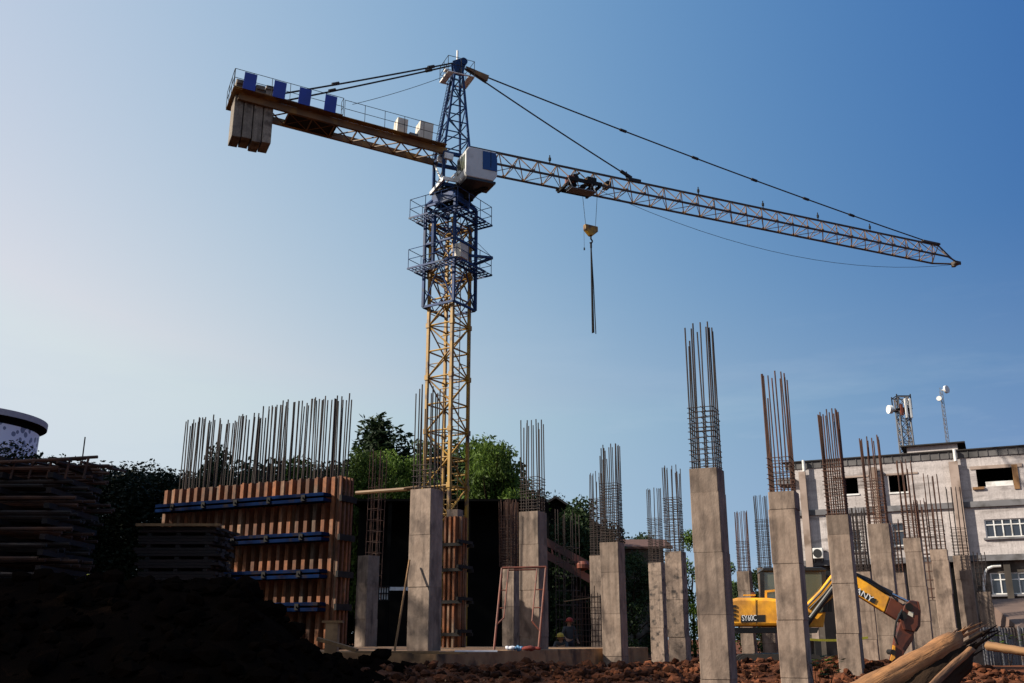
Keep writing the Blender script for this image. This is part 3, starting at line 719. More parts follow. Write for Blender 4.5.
for w, s in ((.5, 11.0), (-.5, 11.0)):
    mb = MB(); e = cj(s, w, .35); rod(mb, hq+Nn*w*.3, e, .05, .05)
    for t in (.12, .62, .92): q_ = (hq+Nn*w*.3).lerp(e, t); d_ = (e-hq).normalized(); mb.tube(q_-d_*.2, q_+d_*.2, .10, 8)
    C(mb, 'rear_pendant', 'rope')
mb = MB(); rod(mb, pc-J*.8, cj(6.1, wo, 1.1), .016, .1); C(mb, 'rope', 'rope')
# trolley
st = on_jib(583)-.3
tr = MB()
tr.box(jp(st, WJ/2+.12, -.02), (2.2, .1, .22), (J, Nn, UP)); tr.box(jp(st, -WJ/2-.12, -.02), (2.2, .1, .22), (J, Nn, UP))
for s in (-.95, .95): tr.box(jp(st+s, 0, -.16), (.14, WJ+.3, .14), (J, Nn, UP))
for s in (-.5, .1, .6): tr.tube(jp(st+s, -.4, -.14), jp(st+s, .4, -.14), .16, 12)
tr.tube(jp(st-.4, -.3, .35), jp(st-.4, .3, .35), .28, 12); tr.box(jp(st+.6, .3, .3), (.6, .5, .4), (J, Nn, UP)); tr.tube(jp(st-.9, .2, .0), jp(st-.1, .3, .75), .07); tr.box(jp(st+1.9, 0, .45), (.3, .6, .35), (J, Nn, UP))
to = C(tr, 'trolley', 'dark')
mb = MB(); mb.box(jp(st-.35, .95, -.80), (1.6, .7, .05), (J, Nn, UP))
for l in (-1.1, .4):
    for w in (.62, 1.28): mb.tube(jp(st+l, w, -.80), jp(st+l, WJ/2+.1, -.02), .022, 5)
C(mb, 'trolley_basket', 'sheet', to)
mb = MB(); mb.box(jp(st-.8, .4, .1), (.4, .5, .35), (J, Nn, UP)); C(mb, 'trolley_winch', 'frame_red', to)
hk = jp(st+.72, 0, -.2); hkz = zat(hk.x, hk.y, 231)
hx = V(hk.x, hk.y, hkz)
mb = MB()
for s in (-.32, .32): mb.tube(hx+J*s+UP*.25, hx+J*s*1.6+UP*(zj-.2-hkz), .014, 5)
C(mb, 'hoist_rope', 'rope', to)
mb = MB(); mb.prism([hx+J*a+UP*b-Nn*.15 for a, b in ((-.42, .34), (.42, .30), (.42, -.02), (.08, -.32), (-.08, -.32), (-.42, .02))], Nn*.3)
hb = C(mb, 'hook_block', 'yellow', bevel=.03)
mb = MB(); mb.tube(hx-UP*.3, hx-UP*.52, .05, 8); mb.path([hx-UP*.5, hx-UP*.62+J*.1, hx-UP*.75+J*.04, hx-UP*.75-J*.08], .045, 6); C(mb, 'hook', 'dark', hb)
mb = MB(); mb.tube(hx-J*.45+UP*.1, hx-J*.45-UP*1.2, .010, 5); mb.box(hx-J*.45-UP*1.2, (.08, .08, .14)); C(mb, 'limit_cord', 'rope', hb)
mb = MB(); a = jp(st+1.1, .3, -.1); b = jp(LJ-.6, 0, -.2)
rod(mb, a, b, .015, 1.75, 16); C(mb, 'slack_rope', 'rope')
# sling hanging from the hook: a thing of its own
zlo = zat(hk.x, hk.y, 333); s1 = hx-UP*.76; ROPE_R = .045
mb = MB()
for k, (dx, e) in enumerate(((-.04, 0), (.03, .02), (.15, -.05))):
    mb.path([s1, V(s1.x+dx*.6, s1.y, (s1.z+zlo)/2), V(s1.x+dx, s1.y, zlo+e)], ROPE_R if k < 2 else .03, 6)
mb.tube(s1-UP*.02, s1-UP*.3, .06, 8)
o = mb.build('lifting_sling', M['dark'], origin=V(s1.x, s1.y, zlo)); tag(o, 'pair of long dark slings hanging from the crane hook', 'sling', kind='thing')

# ------------------------------------------------------------------ excavator
EY = 29.0
eg = at(780, 676, EY); eg.z = .42
ex = empty('excavator', eg, 'yellow excavator with dark red arm working behind the front columns', 'excavator')
def E(mb, name, m, parent=None, **k): return mb.build(name, M[m], parent or ex, origin=eg, **k)
def prof(pts, y): return [at(a, b, y) for a, b in pts]
def plate(pts, y0, y1, mb=None):
    mb = mb or MB(); mb.prism(prof(pts, y0), V(0, y1-y0, 0)); return mb
body = E(plate([(736,622),(736.5,603),(740,598.5),(747,597),(777,597.5),(797,600),(799,626),(737,626)], 28.1, 29.85), 'engine_cover', 'excav', bevel=.09)
mb = MB()
for k in range(4):
    y = 604.6+k*4.3
    plate([(737.6,y),(745.5,y),(745.5,y+2),(737.6,y+2)], 28.075, 28.096, mb)
E(mb, 'grille', 'black', body)
E(plate([(764.6,598.5),(765.0,598.5),(765.6,625),(765.2,625)], 28.085, 28.097), 'panel_gap', 'black', body)
mb = plate([(758,597),(761,597),(761,592),(758,592)], 28.6, 28.8); E(mb, 'exhaust', 'frame_red', body)
mb = plate([(752,595.2),(764,595.2),(764,594),(752,594)], 28.2, 28.3); E(mb, 'handrail', 'excav', body)
E(plate([(750,615.3),(774,614.6),(774,621.6),(750,622.3)], 28.09, 28.097), 'model_plate', 'black', body)
E(plate([(738,627.5),(826,627.5),(824,633),(740,633)], 28.25, 29.75), 'swing_deck', 'black')
# cab on the far side
cb = E(plate([(766,612),(828,612),(826,627),(766,627)], 29.05, 29.9), 'cab', 'excav', bevel=.02)
E(plate([(764,571),(767,566.8),(824,566.8),(829,569),(829,571.5)], 28.98, 29.95), 'cab_roof', 'black', cb, bevel=.03)
for y0 in (29.0, 29.85):
    for q in ([(764,571),(768,571),(769,612),(765,612)], [(797,571),(800,571),(801,612),(798,612)], [(824,571),(828,571),(830,612),(826,612)]):
        E(plate(q, y0, y0+.07), 'cab_pillar', 'black', cb)
E(plate([(768,572),(797,572),(798,612),(769,612)], 29.03, 29.04), 'cab_window', 'paleglass', cb)
E(plate([(800,572),(824,572),(826,612),(801,612)], 29.03, 29.04), 'cab_window', 'paleglass', cb)
# boom, arm
E(plate([(805,611),(809,618),(816,616),(838,597),(848,587),(858,593.5),(887,612.5),(892,597.5),(875,586),(857,573.5),(848,566),(839,571),(826,589)], 28.62, 28.92), 'boom', 'excav', bevel=.03)
E(plate([(887.2,612.7),(903,623),(908,618),(911,610),(903,603.5),(892.2,597.7)], 28.63, 28.91), 'boom_tip', 'maroon', bevel=.02)
mb = MB()
for y in (28.56, 28.93):
    plate([(906,606),(911,600.5),(918,602),(919.8,611),(919.5,626),(916,632),(905,630),(902,620)], y, y+.05, mb)
plate([(902,622),(916,630),(914,640),(905,655),(899,668),(892,666),(895.5,651),(898,636)], 28.62, 28.92, mb)
arm = E(mb, 'arm', 'maroon', bevel=.02)
E(plate([(910.5,611.5),(914.8,612.5),(914,617.5),(909.5,615)], 28.545, 28.555), 'arm_slot', 'cream', arm)
E(plate([(892,664),(900,668),(899,676),(886,683),(874,680),(878,672),(886,668)], 28.4, 29.15), 'bucket', 'maroon', bevel=.02)
E(plate([(895.5,645),(897.5,646),(897.5,658),(892,663),(894,655)], 28.56, 28.60), 'bucket_link', 'excav')
mb = MB(); mb.tube(at(857, 576, 28.72), at(893, 594.3, 28.72), .085, 12)
cy = E(mb, 'arm_cylinder', 'black')
mb = MB(); mb.tube(at(893, 594.3, 28.72), at(913, 604.5, 28.72), .04, 10); E(mb, 'rod', 'chrome', cy)
mb = MB(); mb.tube(at(812, 624, 28.55), at(838, 588, 28.55), .08, 12); E(mb, 'boom_cylinder', 'black')
mb = MB(); mb.path([at(858, 573, 28.6), at(872, 579, 28.58), at(888, 590, 28.58), at(900, 602, 28.58)], .025, 6); E(mb, 'hose', 'black')
for q, r_ in (((911, 607), .10), ((905, 616), .11), ((896, 652), .07), ((809, 613), .13), ((846, 576), .08)):
    mb = MB(); mb.tube(at(q[0], q[1], 28.50), at(q[0], q[1], 28.50)+V(0, .55, 0), r_, 14); E(mb, 'pin', 'dark')
mb = MB(); mb.path([at(812, 607, 28.58), at(826, 592, 28.56), at(840, 574, 28.56), at(850, 569, 28.57), at(860, 575, 28.57)], .03, 6); mb.path([at(815, 609, 28.57), at(829, 594, 28.55), at(842, 577, 28.55)], .022, 6); E(mb, 'hose', 'black')
mb = MB(); mb.path([at(904, 610, 28.54), at(899, 622, 28.45), at(897, 636, 28.5), at(900, 645, 28.55)], .028, 6); E(mb, 'hose', 'black')
mb = MB(); plate([(771,598),(773,598),(773,590),(788,588.5),(788,590.5),(775,592),(775,598)], 28.25, 28.29, mb); E(mb, 'handrail', 'excav', body)
E(plate([(741,607),(741.6,607),(741.6,618),(741,618)], 28.08, 28.096), 'panel_gap', 'black', body)
# tracks
for y0 in (28.1, 29.5):
    mb = MB(); zc_ = eg.z+.34; x0, x1 = at(738, 640, EY).x+.3, at(822, 640, EY).x-.3
    pts = []
    for i in range(9): a = math.pi/2+math.pi*i/8; pts.append(V(x0+.34*math.cos(a), y0, zc_+.34*math.sin(a)))
    for i in range(9): a = -math.pi/2+math.pi*i/8; pts.append(V(x1+.34*math.cos(a), y0, zc_+.34*math.sin(a)))
    mb.prism(pts, V(0, .4, 0)); tk = E(mb, 'track', 'rubber')
    for i in range(5):
        mb = MB(); x = x0+(x1-x0)*i/4; r_ = .24 if i in (0, 4) else .12; zz = zc_ if i in (0, 4) else zc_-.18
        mb.tube(V(x, y0-.03, zz), V(x, y0+.02, zz), r_, 14); E(mb, 'wheel', 'dark', tk)
mb = MB(); mb.box(V((x0+x1)/2, EY, eg.z+.5), (1.2, 1.0, .4)); E(mb, 'undercarriage', 'black')
mb = MB(); plate([(822,640),(828,640),(830,664),(824,664)], 28.2, 29.8, mb); E(mb, 'dozer_blade', 'black')
def text(body, p, dx, height, m, parent, nrm=V(0,-1,0), width=None):
    cu = bpy.data.curves.new('t', 'FONT'); cu.body = body; cu.size = 1; cu.extrude = .004
    to_ = bpy.data.objects.new('t', cu); col.objects.link(to_)
    bpy.context.view_layer.update()
    me = bpy.data.meshes.new_from_object(to_.evaluated_get(bpy.context.evaluated_depsgraph_get()))
    bpy.data.objects.remove(to_)
    w = max(v.co.x for v in me.vertices); h = max(v.co.y for v in me.vertices)
    dx = dx.normalized(); up = nrm.cross(dx).normalized()
    sx = (width or height/h*w)/w; sy = height/h
    for v in me.vertices:
        c_ = v.co.copy(); v.co = p+dx*(c_.x*sx)+up*(c_.y*sy)+nrm*c_.z
    me.materials.clear(); me.materials.append(M[m]); me.name = 'lettering'
    o = bpy.data.objects.new('lettering', me); col.objects.link(o); o.parent = parent
    for v in me.vertices: v.co -= eg
    return o
text('SY60C', at(751.3, 620.6, 28.085), V(1, 0, .02), .15, 'paint_white', body, width=.40)
dB = at(882, 604, 28.6)-at(852, 584.5, 28.6)
boom = [o for o in ex.children if o.name.startswith('boom')][0]
pl = plate([(852,584.5),(854.5,584),(879,599.8),(877,604),(853,589.5)], 28.60, 28.615); E(pl, 'boom_decal', 'black', boom)
pass
text('SANY', at(854.6, 589.8, 28.595), dB, .165, 'paint_white', boom, width=.62)

ex.rotation_euler.z = R(-8); ex.location.x -= .06; ex.location.y += .20

# ------------------------------------------------------------------ unfinished building
Q = at(1000, 500, 60); bv = Q.dot(W)
def fac(px, py):        # picture point -> (along, height) on the facade plane
    xc = (px-512)/F; yc = (341.5-py)/F
    r = V(xc, CS-yc*SN, SN+yc*CS); t = bv/(r.dot(W)); p = r*t
    return p.dot(U), p.z+ZC
sL = fac(797, 500)[0]; zR = fac(960, 450)[1]; sR = sL+34
bo = uv(sL, bv, .3)
bd = empty('unfinished_building', bo, 'weathered pale three-storey building with empty window openings behind the columns', 'building')
def B(mb, name, m, parent=None, **k): return mb.build(name, M[m], parent or bd, origin=bo, **k)
AXB = (U, W, UP)
def bx(mb, s0_, s1_, z0, z1, d0, d1): mb.box(uv((s0_+s1_)/2, bv+(d0+d1)/2, (z0+z1)/2), (s1_-s0_, d1-d0, z1-z0), AXB)
zb1 = fac(900, 505.5)[1]; zb2 = fac(985, 555)[1]; zpar = fac(900, 459.5)[1]
wins = []   # px x0,x1,y0,y1 , framed?
def wrect(x0, x1, y0, y1): 
    a = fac(x0, (y0+y1)/2)[0]; b = fac(x1, (y0+y1)/2)[0]; z1 = fac((x0+x1)/2, y0)[1]; z0 = fac((x0+x1)/2, y1)[1]; return a, b, z0, z1
w_up = [wrect(842, 858, 478, 494), wrect(889, 907, 475, 492), wrect(976.5, 1018, 466.5, 486)]
w_mid = [wrect(846, 862, 530, 551), wrect(892, 906, 523, 546), wrect(985, 1030, 518.5, 537)]
w_lo = [wrect(991, 1030, 572, 594)]
def facade(z0, z1, ops, m, d0=0, d1=.28):
    mb = MB()
    zs_ = sorted({z0, z1} | {q for o_ in ops for q in (o_[2], o_[3])})
    for a, b in zip(zs_, zs_[1:]):
        zm = (a+b)/2; xs_ = [sL]
        for o_ in sorted(ops):
            if o_[2] < zm < o_[3]: xs_ += [o_[0], o_[1]]
        xs_.append(sR)
        for i in range(0, len(xs_), 2): bx(mb, xs_[i], xs_[i+1], a, b, d0, d1)
    return B(mb, 'wall', m)
facade(zb1+.003, zR-.5, w_up, 'plaster')
facade(zb2+.003, zb1-.35, w_mid, 'plaster')
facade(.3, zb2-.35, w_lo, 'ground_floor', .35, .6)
mb = MB(); bx(mb, sL, sR, .35, zb1-.4, 6, 6.2); bx(mb, sL, sR, zb1, zR-.5, 9.8, 10); bx(mb, sL, sL+.25, .3, zR-.5, .61, 9.79); B(mb, 'rear_wall', 'plaster')
mb = MB()
for z in (zb1-.3, zb2-.3): bx(mb, sL+.3, sR, z, z+.2, .62, 5.99)
bx(mb, sL+.3, sR, zR-.8, zR-.55, .4, 9.7)
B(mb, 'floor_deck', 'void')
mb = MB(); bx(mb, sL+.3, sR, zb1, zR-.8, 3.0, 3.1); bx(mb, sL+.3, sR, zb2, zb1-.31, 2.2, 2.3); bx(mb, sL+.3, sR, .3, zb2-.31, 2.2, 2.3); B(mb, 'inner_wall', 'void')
mb = MB(); bx(mb, sL-.1, sR, zb1-.35, zb1, -.14, .30); B(mb, 'ledge', 'ledge')
mb = MB(); bx(mb, sL-.1, sR, zb2-.35, zb2, -.10, .62); B(mb, 'ledge', 'ledge')
mb = MB(); bx(mb, sL-.6, sR, zR-.5, zR-.06, -.06, .3)
k = 0
while sL-.5+k*.55 < sR: bx(mb, sL-.5+k*.55, sL-.46+k*.55, zR-.48, zR-.06, -.10, -.062); k += 1
B(mb, 'parapet', 'parapet')
mb = MB(); bx(mb, sL-.75, sR, zR-.055, zR+.02, -.16, .4); B(mb, 'coping', 'roof_dark')
# stair head house
a = fac(907, 450)[0]; b = fac(958, 450)[0]; zh = fac(950, 444.5)[1]
mb = MB(); bx(mb, a, b, zR+.024, zh, -.17, 4); hh = B(mb, 'stair_head', 'plaster')
mb = MB(); bx(mb, a-.35, b+.45, zh+.002, zh+.08, -.42, 4.4); B(mb, 'stair_head_roof', 'roof_dark', hh)
for px, w in ((805, .42), (877, .38), (958, .52)):
    c_ = fac(px, 500)[0]; mb = MB(); bx(mb, c_-w/2, c_+w/2, .3, zR-.75, -.42, -.145); B(mb, 'pilaster', 'pilaster')
for px in (803.5, 955):
    c_ = fac(px, 455)[0]; mb = MB(); mb.tube(uv(c_, bv-.3, zR-.72), uv(c_, bv-.3, zR+.02), .10, 10); B(mb, 'downpipe', 'white')
mb = MB(); bx(mb, sL-1.1, sL-.02, zR-1.5, zR-1.1, -.3, 1.5); B(mb, 'corner_bracket', 'ledge')
def frame(o_, nx, bars, d0=.06, m='white'):
    a, b, z0, z1 = o_; mb = MB(); t = .07
    bx(mb, a, b, z0, z0+t, d0, d0+.06); bx(mb, a, b, z1-t, z1, d0, d0+.06)
    for i in range(nx+1): x = a+t/2+(b-a-t)*i/nx; bx(mb, x-t/2, x+t/2, z0+t, z1-t, d0, d0+.06)
    for f_ in bars: z = z0+(z1-z0)*f_; bx(mb, a+t, b-t, z-.03, z+.03, d0+.002, d0+.058)
    fr = B(mb, 'window_frame', m)
    mb = MB(); bx(mb, a+.02, b-.02, z0+.02, z1-.02, d0+.07, d0+.08); B(mb, 'pane', 'glass', fr)
    mb = MB(); bx(mb, a-.15, b+.15, z0-.12, z0-.002, d0-.18, d0+.05); B(mb, 'sill', 'ledge', fr)
frame(w_mid[2], 5, (.70,)); frame(w_mid[0], 1, (.5,)); frame(w_mid[1], 1, (.65,))
frame(w_lo[0], 4, (.68,), .40)
a, b, z0, z1 = w_up[2]
mb = MB(); bx(mb, b-.28, b+.03, z0-.25, z1+.05, -.06, -.004); B(mb, 'timber_jamb', 'wood'); mb = MB(); bx(mb, a-.3, a+.35, z0-.15, z0+.0, -.12, -.004); B(mb, 'timber_sill', 'wood')
mb = MB(); bx(mb, a+.45, b-.3, z0, z0+.30, .06, .2); B(mb, 'sill_block', 'white')
mb = MB(); bx(mb, a-.3, b+.3, z1-.10, z1+.1, -.05, -.003); B(mb, 'lintel', 'pilaster')
for o_ in w_up[:2]:
    mb = MB(); bx(mb, o_[0]-.5, o_[1]+.7, o_[3]+.01, o_[3]+.12, -.05, -.003); B(mb, 'lintel', 'pilaster')
    mb = MB(); bx(mb, o_[0]-.05, o_[1]+.05, o_[2]-.1, o_[2], -.05, .2); B(mb, 'sill', 'white')
# white drain pipe arching beside the lower window
pts = [fac(*q) for q in ((985.5,603),(984,588),(984,575),(987,568.5),(993,566),(1001,565.5))]
mb = MB(); mb.path([uv(s, bv+.2, z) for s, z in pts], .09, 8); B(mb, 'drain_pipe', 'white')
mb = MB(); bx(mb, *[fac(942, 560)[0], fac(962, 560)[0]], .3, zb2-.4, .2, .33); B(mb, 'dark_post', 'void')
k = 0
for px in (966, 973, 1008):
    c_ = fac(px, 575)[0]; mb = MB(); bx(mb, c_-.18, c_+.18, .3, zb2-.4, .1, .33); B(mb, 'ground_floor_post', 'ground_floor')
# air conditioner
a, b, z0, z1 = wrect(814, 824, 548.5, 559)
ac = empty('air_conditioner', uv(a, bv-.4, z0), 'white air conditioner outdoor unit on the wall left of the front column', 'air conditioner')
aco = uv(a, bv-.4, z0)
mb = MB(); bx(mb, a, b, z0, z1, -.45, -.1); mb.build('casing', M['white'], ac, origin=aco, bevel=.03)
mb = MB(); c_ = uv((a+b)/2-.03, bv-.452, (z0+z1)/2); mb.tube(c_, c_-W*.02, .27, 20); mb.build('fan_grille', M['black'], ac, origin=aco)
mb = MB(); bx(mb, a+.05, a+.1, z0-.2, z0-.002, -.45, -.003); bx(mb, b-.1, b-.05, z0-.2, z0-.002, -.45, -.003); mb.build('bracket', M['dark'], ac, origin=aco)
# awning in front of the ground floor and the sheet fence below
p0, p1 = at(1000, 603, 52), at(1060, 603, 52)
aw = MB(); aw.prism([at(987, 601, 52), at(1060, 597, 52), at(1060, 640, 46), at(1019, 627.5, 46), at(985, 627.5, 52)], V(0, .1, .06))
o = aw.build('awning', M['awning'], origin=at(1010, 627, 49)); tag(o, 'sloping brown awning below the ground floor window at right edge', 'awning', kind='thing')
fo = at(1010, 646, 44); fo.z = .4
fe = empty('sheet_metal_fence', fo, 'grey corrugated sheet fence under the awning at the right edge', 'fence')
x0, x1 = at(975, 640, 44).x, at(1080, 640, 44).x; zt_ = at(1000, 627.5, 44).z
mb = MB(); n_ = 70
for i in range(n_):
    xa = x0+(x1-x0)*i/n_; xb = x0+(x1-x0)*(i+1)/n_; da, db = (0, .05) if i % 2 else (.05, 0)
    mb.quad(V(xa, 44+da, .2), V(xb, 44+db, .2), V(xb, 44+db, zt_), V(xa, 44+da, zt_))
sh = mb.build('sheet', M['sheet'], fe, origin=fo); sm = sh.modifiers.new('s', 'SOLIDIFY'); sm.thickness = .01
for px in (985, 1001, 1020):
    mb = MB(); p = at(px, 640, 43.9); mb.tube(V(p.x, p.y, .2), V(p.x, p.y, zt_+.05), .05, 8); mb.build('post', M['sheet'], fe, origin=fo)

# ------------------------------------------------------------------ antennas on / behind the roof
def lattice_tower():
    Yt = 78; b = at(909, 455, Yt); t = at(901, 398, Yt); b = V(t.x, t.y, .3)
    o_ = V(t.x, t.y, .3); zt_ = t.z; zb_ = zR-2
    r0 = empty('antenna_tower', o_, 'steel lattice antenna tower with white panel antennas behind the roof', 'tower')
    mb = MB(); n_ = 9; w0, w1 = .46, .40
    def lev(k): f_ = k/n_; z = .3+(zt_-.3)*f_; w = w0+(w1-w0)*f_; return [V(o_.x+sx*w, o_.y+sy*w, z) for sx, sy in ((-1,-1),(1,-1),(1,1),(-1,1))]
    n_ = 22
    for k in range(n_):
        a, b_ = lev(k), lev(k+1)
        for i in range(4):
            mb.tube(a[i], b_[i], .07, 5); mb.tube(b_[i], b_[(i+1) % 4], .045, 5)
            mb.tube(a[i], b_[(i+1) % 4], .035, 5); mb.tube(a[(i+1) % 4], b_[i], .035, 5)
    mb.build('lattice', M['sheet'], r0, origin=o_)
    top = V(o_.x, o_.y, zt_)
    mb = MB(); mb.box(top-UP*1.0, (1.2, 1.2, .08)); 
    q = [top+V(sx, sy, -.9) for sx, sy in ((-.55,-.55),(.55,-.55),(.55,.55),(-.55,.55))]
    for i in range(4): mb.tube(q[i]+UP*.95, q[(i+1) % 4]+UP*.95, .04, 5); mb.tube(q[i], q[i]+UP*1.1, .05, 5)
    mb.build('top_platform', M['dark'], r0, origin=o_)
    for dx, dy in ((.05, -.65), (.42, -.62), (.66, .2)):
        mb = MB(); mb.box(top+V(dx, dy, -1.0), (.22, .13, 1.6)); mb.build('panel_antenna', M['white'], r0, origin=o_, bevel=.05)
    mb = MB(); c_ = top+V(-.95, -.2, -1.0); mb.tube(c_, c_+V(-.28, -.05, 0), .34, 20); mb.tube(c_, c_+V(.9, .1, 0), .08, 6); mb.build('drum_antenna', M['white'], r0, origin=o_)
    mb = MB(); mb.box(top+V(-.30, -.6, -1.1), (.2, .2, .9)); mb.build('equipment_box', M['frame_red'], r0, origin=o_)
lattice_tower()
Ym = 66; t = at(941, 391, Ym); o_ = V(t.x, t.y, zR)
dm = empty('dish_mast', o_, 'slender rooftop mast carrying two small white dish antennas', 'antenna')
mb = MB()
for k in range(3):
    a = k*2.094; mb.tube(V(o_.x+.12*math.cos(a), o_.y+.12*math.sin(a), zR-1.0), V(t.x+.10*math.cos(a), t.y+.10*math.sin(a), t.z), .02, 5)
k = 0; z = zR-1
while z < t.z:
    for i in range(3):
        a = i*2.094; b = (i+1)*2.094; mb.tube(V(o_.x+.12*math.cos(a), o_.y+.12*math.sin(a), z), V(o_.x+.11*math.cos(b), o_.y+.11*math.sin(b), z+.3), .012, 4)
    z += .3
mb.build('mast', M['sheet'], dm, origin=o_)
for dx, dz, r_, sx in ((.20, .05, .27, .55), (-.22, -.6, .17, -.5)):
    mb = MB(); c_ = V(t.x+dx, t.y-.1, t.z+dz); ax_ = V(sx, -.85, .05).normalized(); mb.tube(c_, c_+ax_*.08, r_*.5, 18, r_); mb.tube(c_+ax_*.08, c_+ax_*.22, r_, 18); mb.tube(c_, V(t.x, t.y, c_.z), .04, 6)
    mb.build('dish', M['white'], dm, origin=o_, smooth=False)

# ------------------------------------------------------------------ round tower building far left
Yc = 130; c0 = at(-52, 500, Yc); r_ = 10.2
o_ = V(c0.x, c0.y, 0)
rt = empty('round_building', o_, 'round white perforated building with overhanging flat roof at the far left', 'building')
zt_ = zat(c0.x, c0.y, 418.5)
mb = MB(); mb.lathe(V(c0.x, c0.y, 0), [(r_-.85, 0), (r_-.45, zt_-1.7)], 72); mb.build('facade', M['perf'], rt, origin=o_, smooth=False)
mb = MB(); mb.lathe(V(c0.x, c0.y, zt_-1.7), [(r_-.9, .002), (r_-.8, .75), (r_+.35, .8), (r_+.40, .85)], 72); mb.build('soffit', M['void'], rt, origin=o_)
mb = MB(); mb.lathe(V(c0.x, c0.y, zt_-.85), [(r_+.41, .002), (r_+.45, .8), (r_+.2, .85)], 72); mb.build('roof_rim', M['rim'], rt, origin=o_)

# ------------------------------------------------------------------ trees
def leafmesh(name, clumps, nleaf, size, seed, m, aspect=.5, droop=0):
    rnd = random.Random(seed); mb = MB()
    tot = sum(c_[1]**2 for c_ in clumps)
    for cc, rad, sh in clumps:
        n_ = int(nleaf*rad*rad/tot); tb = rnd.random()
        for _ in range(n_):
            d_ = V(rnd.gauss(0, 1), rnd.gauss(0, 1), rnd.gauss(0, 1)).normalized()
            q = cc+V(d_.x*rad, d_.y*rad, d_.z*rad*sh)*(rnd.random()**.45)
            ax_ = V(rnd.gauss(0, 1), rnd.gauss(0, 1), rnd.gauss(0, .6)-droop).normalized()
            bx_ = ax_.cross(V(rnd.gauss(0, 1), rnd.gauss(0, 1), rnd.gauss(0, 1))).normalized()
            s = size*rnd.uniform(.6, 1.4)
            a, b = ax_*s, bx_*(s*aspect)
            mb.add([q, q+a*.5+b*.5, q+a, q+a*.5-b*.5], [(0, 1, 2, 3)], max(0, min(1, tb*.6+rnd.random()*.4)))
    me_o = mb.build(name, M[m]); me = me_o.data; bpy.data.objects.remove(me_o); return me
def trunkmesh(name, h, r, seed, clumps):
    rnd = random.Random(seed); mb = MB(); p = V(0, 0, -.3); k = 6
    for i in range(k):
        q = V(rnd.gauss(0, .12)*i*.4, rnd.gauss(0, .12)*i*.4, h*.75*(i+1)/k); mb.tube(p, q, r*(1-i/k*.7), 8, r*(1-(i+1)/k*.7)); p = q
    for cc, rad, sh in clumps[::3]:
        b = V(0, 0, min(h*.6, max(h*.15, cc.z*.6))); mb.tube(b, b.lerp(cc, .5)+V(0, 0, .2), r*.35, 6, r*.22); mb.tube(b.lerp(cc, .5)+V(0, 0, .2), cc, r*.22, 6, r*.08)
    ob = mb.build(name, M['bark']); me = ob.data; bpy.data.objects.remove(ob); return me
def broad(seed, h=10, w=4, n_=26, low=.1):
    rnd = random.Random(seed); cl = []
    for i in range(n_):
        z = h*(low+(1-low)*rnd.random()**.8); f_ = z/h
        rr = w*math.sqrt(max(.05, 1-(max(0, f_-.45)/.55)**2.0))*(.65+.35*min(1, f_*2)); a = rnd.uniform(0, 6.28); q = rnd.uniform(.35, .95)
        cl.append((V(math.cos(a)*rr*q, math.sin(a)*rr*q, min(z, h*.93)), w*rnd.uniform(.22, .42), rnd.uniform(.6, .9)))
    cl.append((V(0, 0, h*.93), w*.25, .7)); return cl
def conifer(seed, h=10, w=2.6):
    rnd = random.Random(seed); cl = []
    for i in range(46):
        f_ = rnd.random()**.7; z = h*(.12+.86*f_); rr = w*(1-f_)**.6*rnd.uniform(.4, 1); a = rnd.uniform(0, 6.28)
        cl.append((V(math.cos(a)*rr, math.sin(a)*rr, z), w*rnd.uniform(.10, .2), 2.0))
    cl.append((V(0, 0, h*.97), w*.14, 2)); cl.append((V(-.9, 0, h*.86), w*.13, 2)); cl.append((V(1.0, 0, h*.88), w*.13, 2)); return cl
def bamboo(seed, h=10, w=3.0):
    rnd = random.Random(seed); cl = []
    for i in range(15):
        a = rnd.uniform(0, 6.28); reach = w*rnd.uniform(.3, 1); top = h*rnd.uniform(.7, 1)
        for k in range(7):
            f_ = k/6; bend = f_**2.2
            z = top*(.35+.65*math.sin(min(1, f_*1.05)*math.pi*.56)/1.0)
            if f_ > .8: z -= top*.10*(f_-.8)*5
            cl.append((V(math.cos(a)*reach*bend, math.sin(a)*reach*bend, min(z, top)), .55+.35*rnd.random(), .8))
    return cl
kinds = {}
def kind(key, cl, nleaf, size, m, seed, asp=.5, droop=0, h=10, r=.25):
    kinds[key] = (leafmesh('crown', cl, nleaf, size, seed, m, asp, droop), trunkmesh('trunk', h, r, seed, cl))
kind('broad', broad(1), 9000, .34, 'leaf_dark', 1)
kind('broad2', broad(2, w=4.6, n_=30), 9000, .34, 'leaf_dark', 2)
kind('shade', broad(7, w=5, n_=40, low=.05), 38000, .20, 'leaf_black', 7)
kind('shade2', broad(8, w=5, n_=40, low=.05), 38000, .20, 'leaf_black', 8)
kind('conifer', conifer(3), 6500, .30, 'leaf_dark', 3, .35)
kind('bamboo', bamboo(4), 16000, .28, 'leaf_bright', 4, .28, .7)
kind('bamboo2', bamboo(5, w=3.6), 18000, .28, 'leaf_bright', 5, .28, .7)
kind('lightbroad', broad(11, w=3.4, n_=20), 7000, .30, 'leaf_bright', 11)
def tree(key, name, px, py, Y, label, group='trees behind the site', wide=1.0, rz=0, cat='tree', pos=None, hgt_=None):
    if pos: X, Yy, h = pos[0], pos[1], hgt_
    else: P = at(px, py, Y); X, Yy, h = P.x, P.y, P.z-.4
    s = h/10
    r0 = empty(name, (X, Yy, .4), label, cat, group, rz)
    for nm, me in (('crown', kinds[key][0]), ('trunk', kinds[key][1])):
        ob = bpy.data.objects.new(nm, me); col.objects.link(ob); ob.parent = r0; ob.scale = (s*wide, s*wide, s)
    return r0
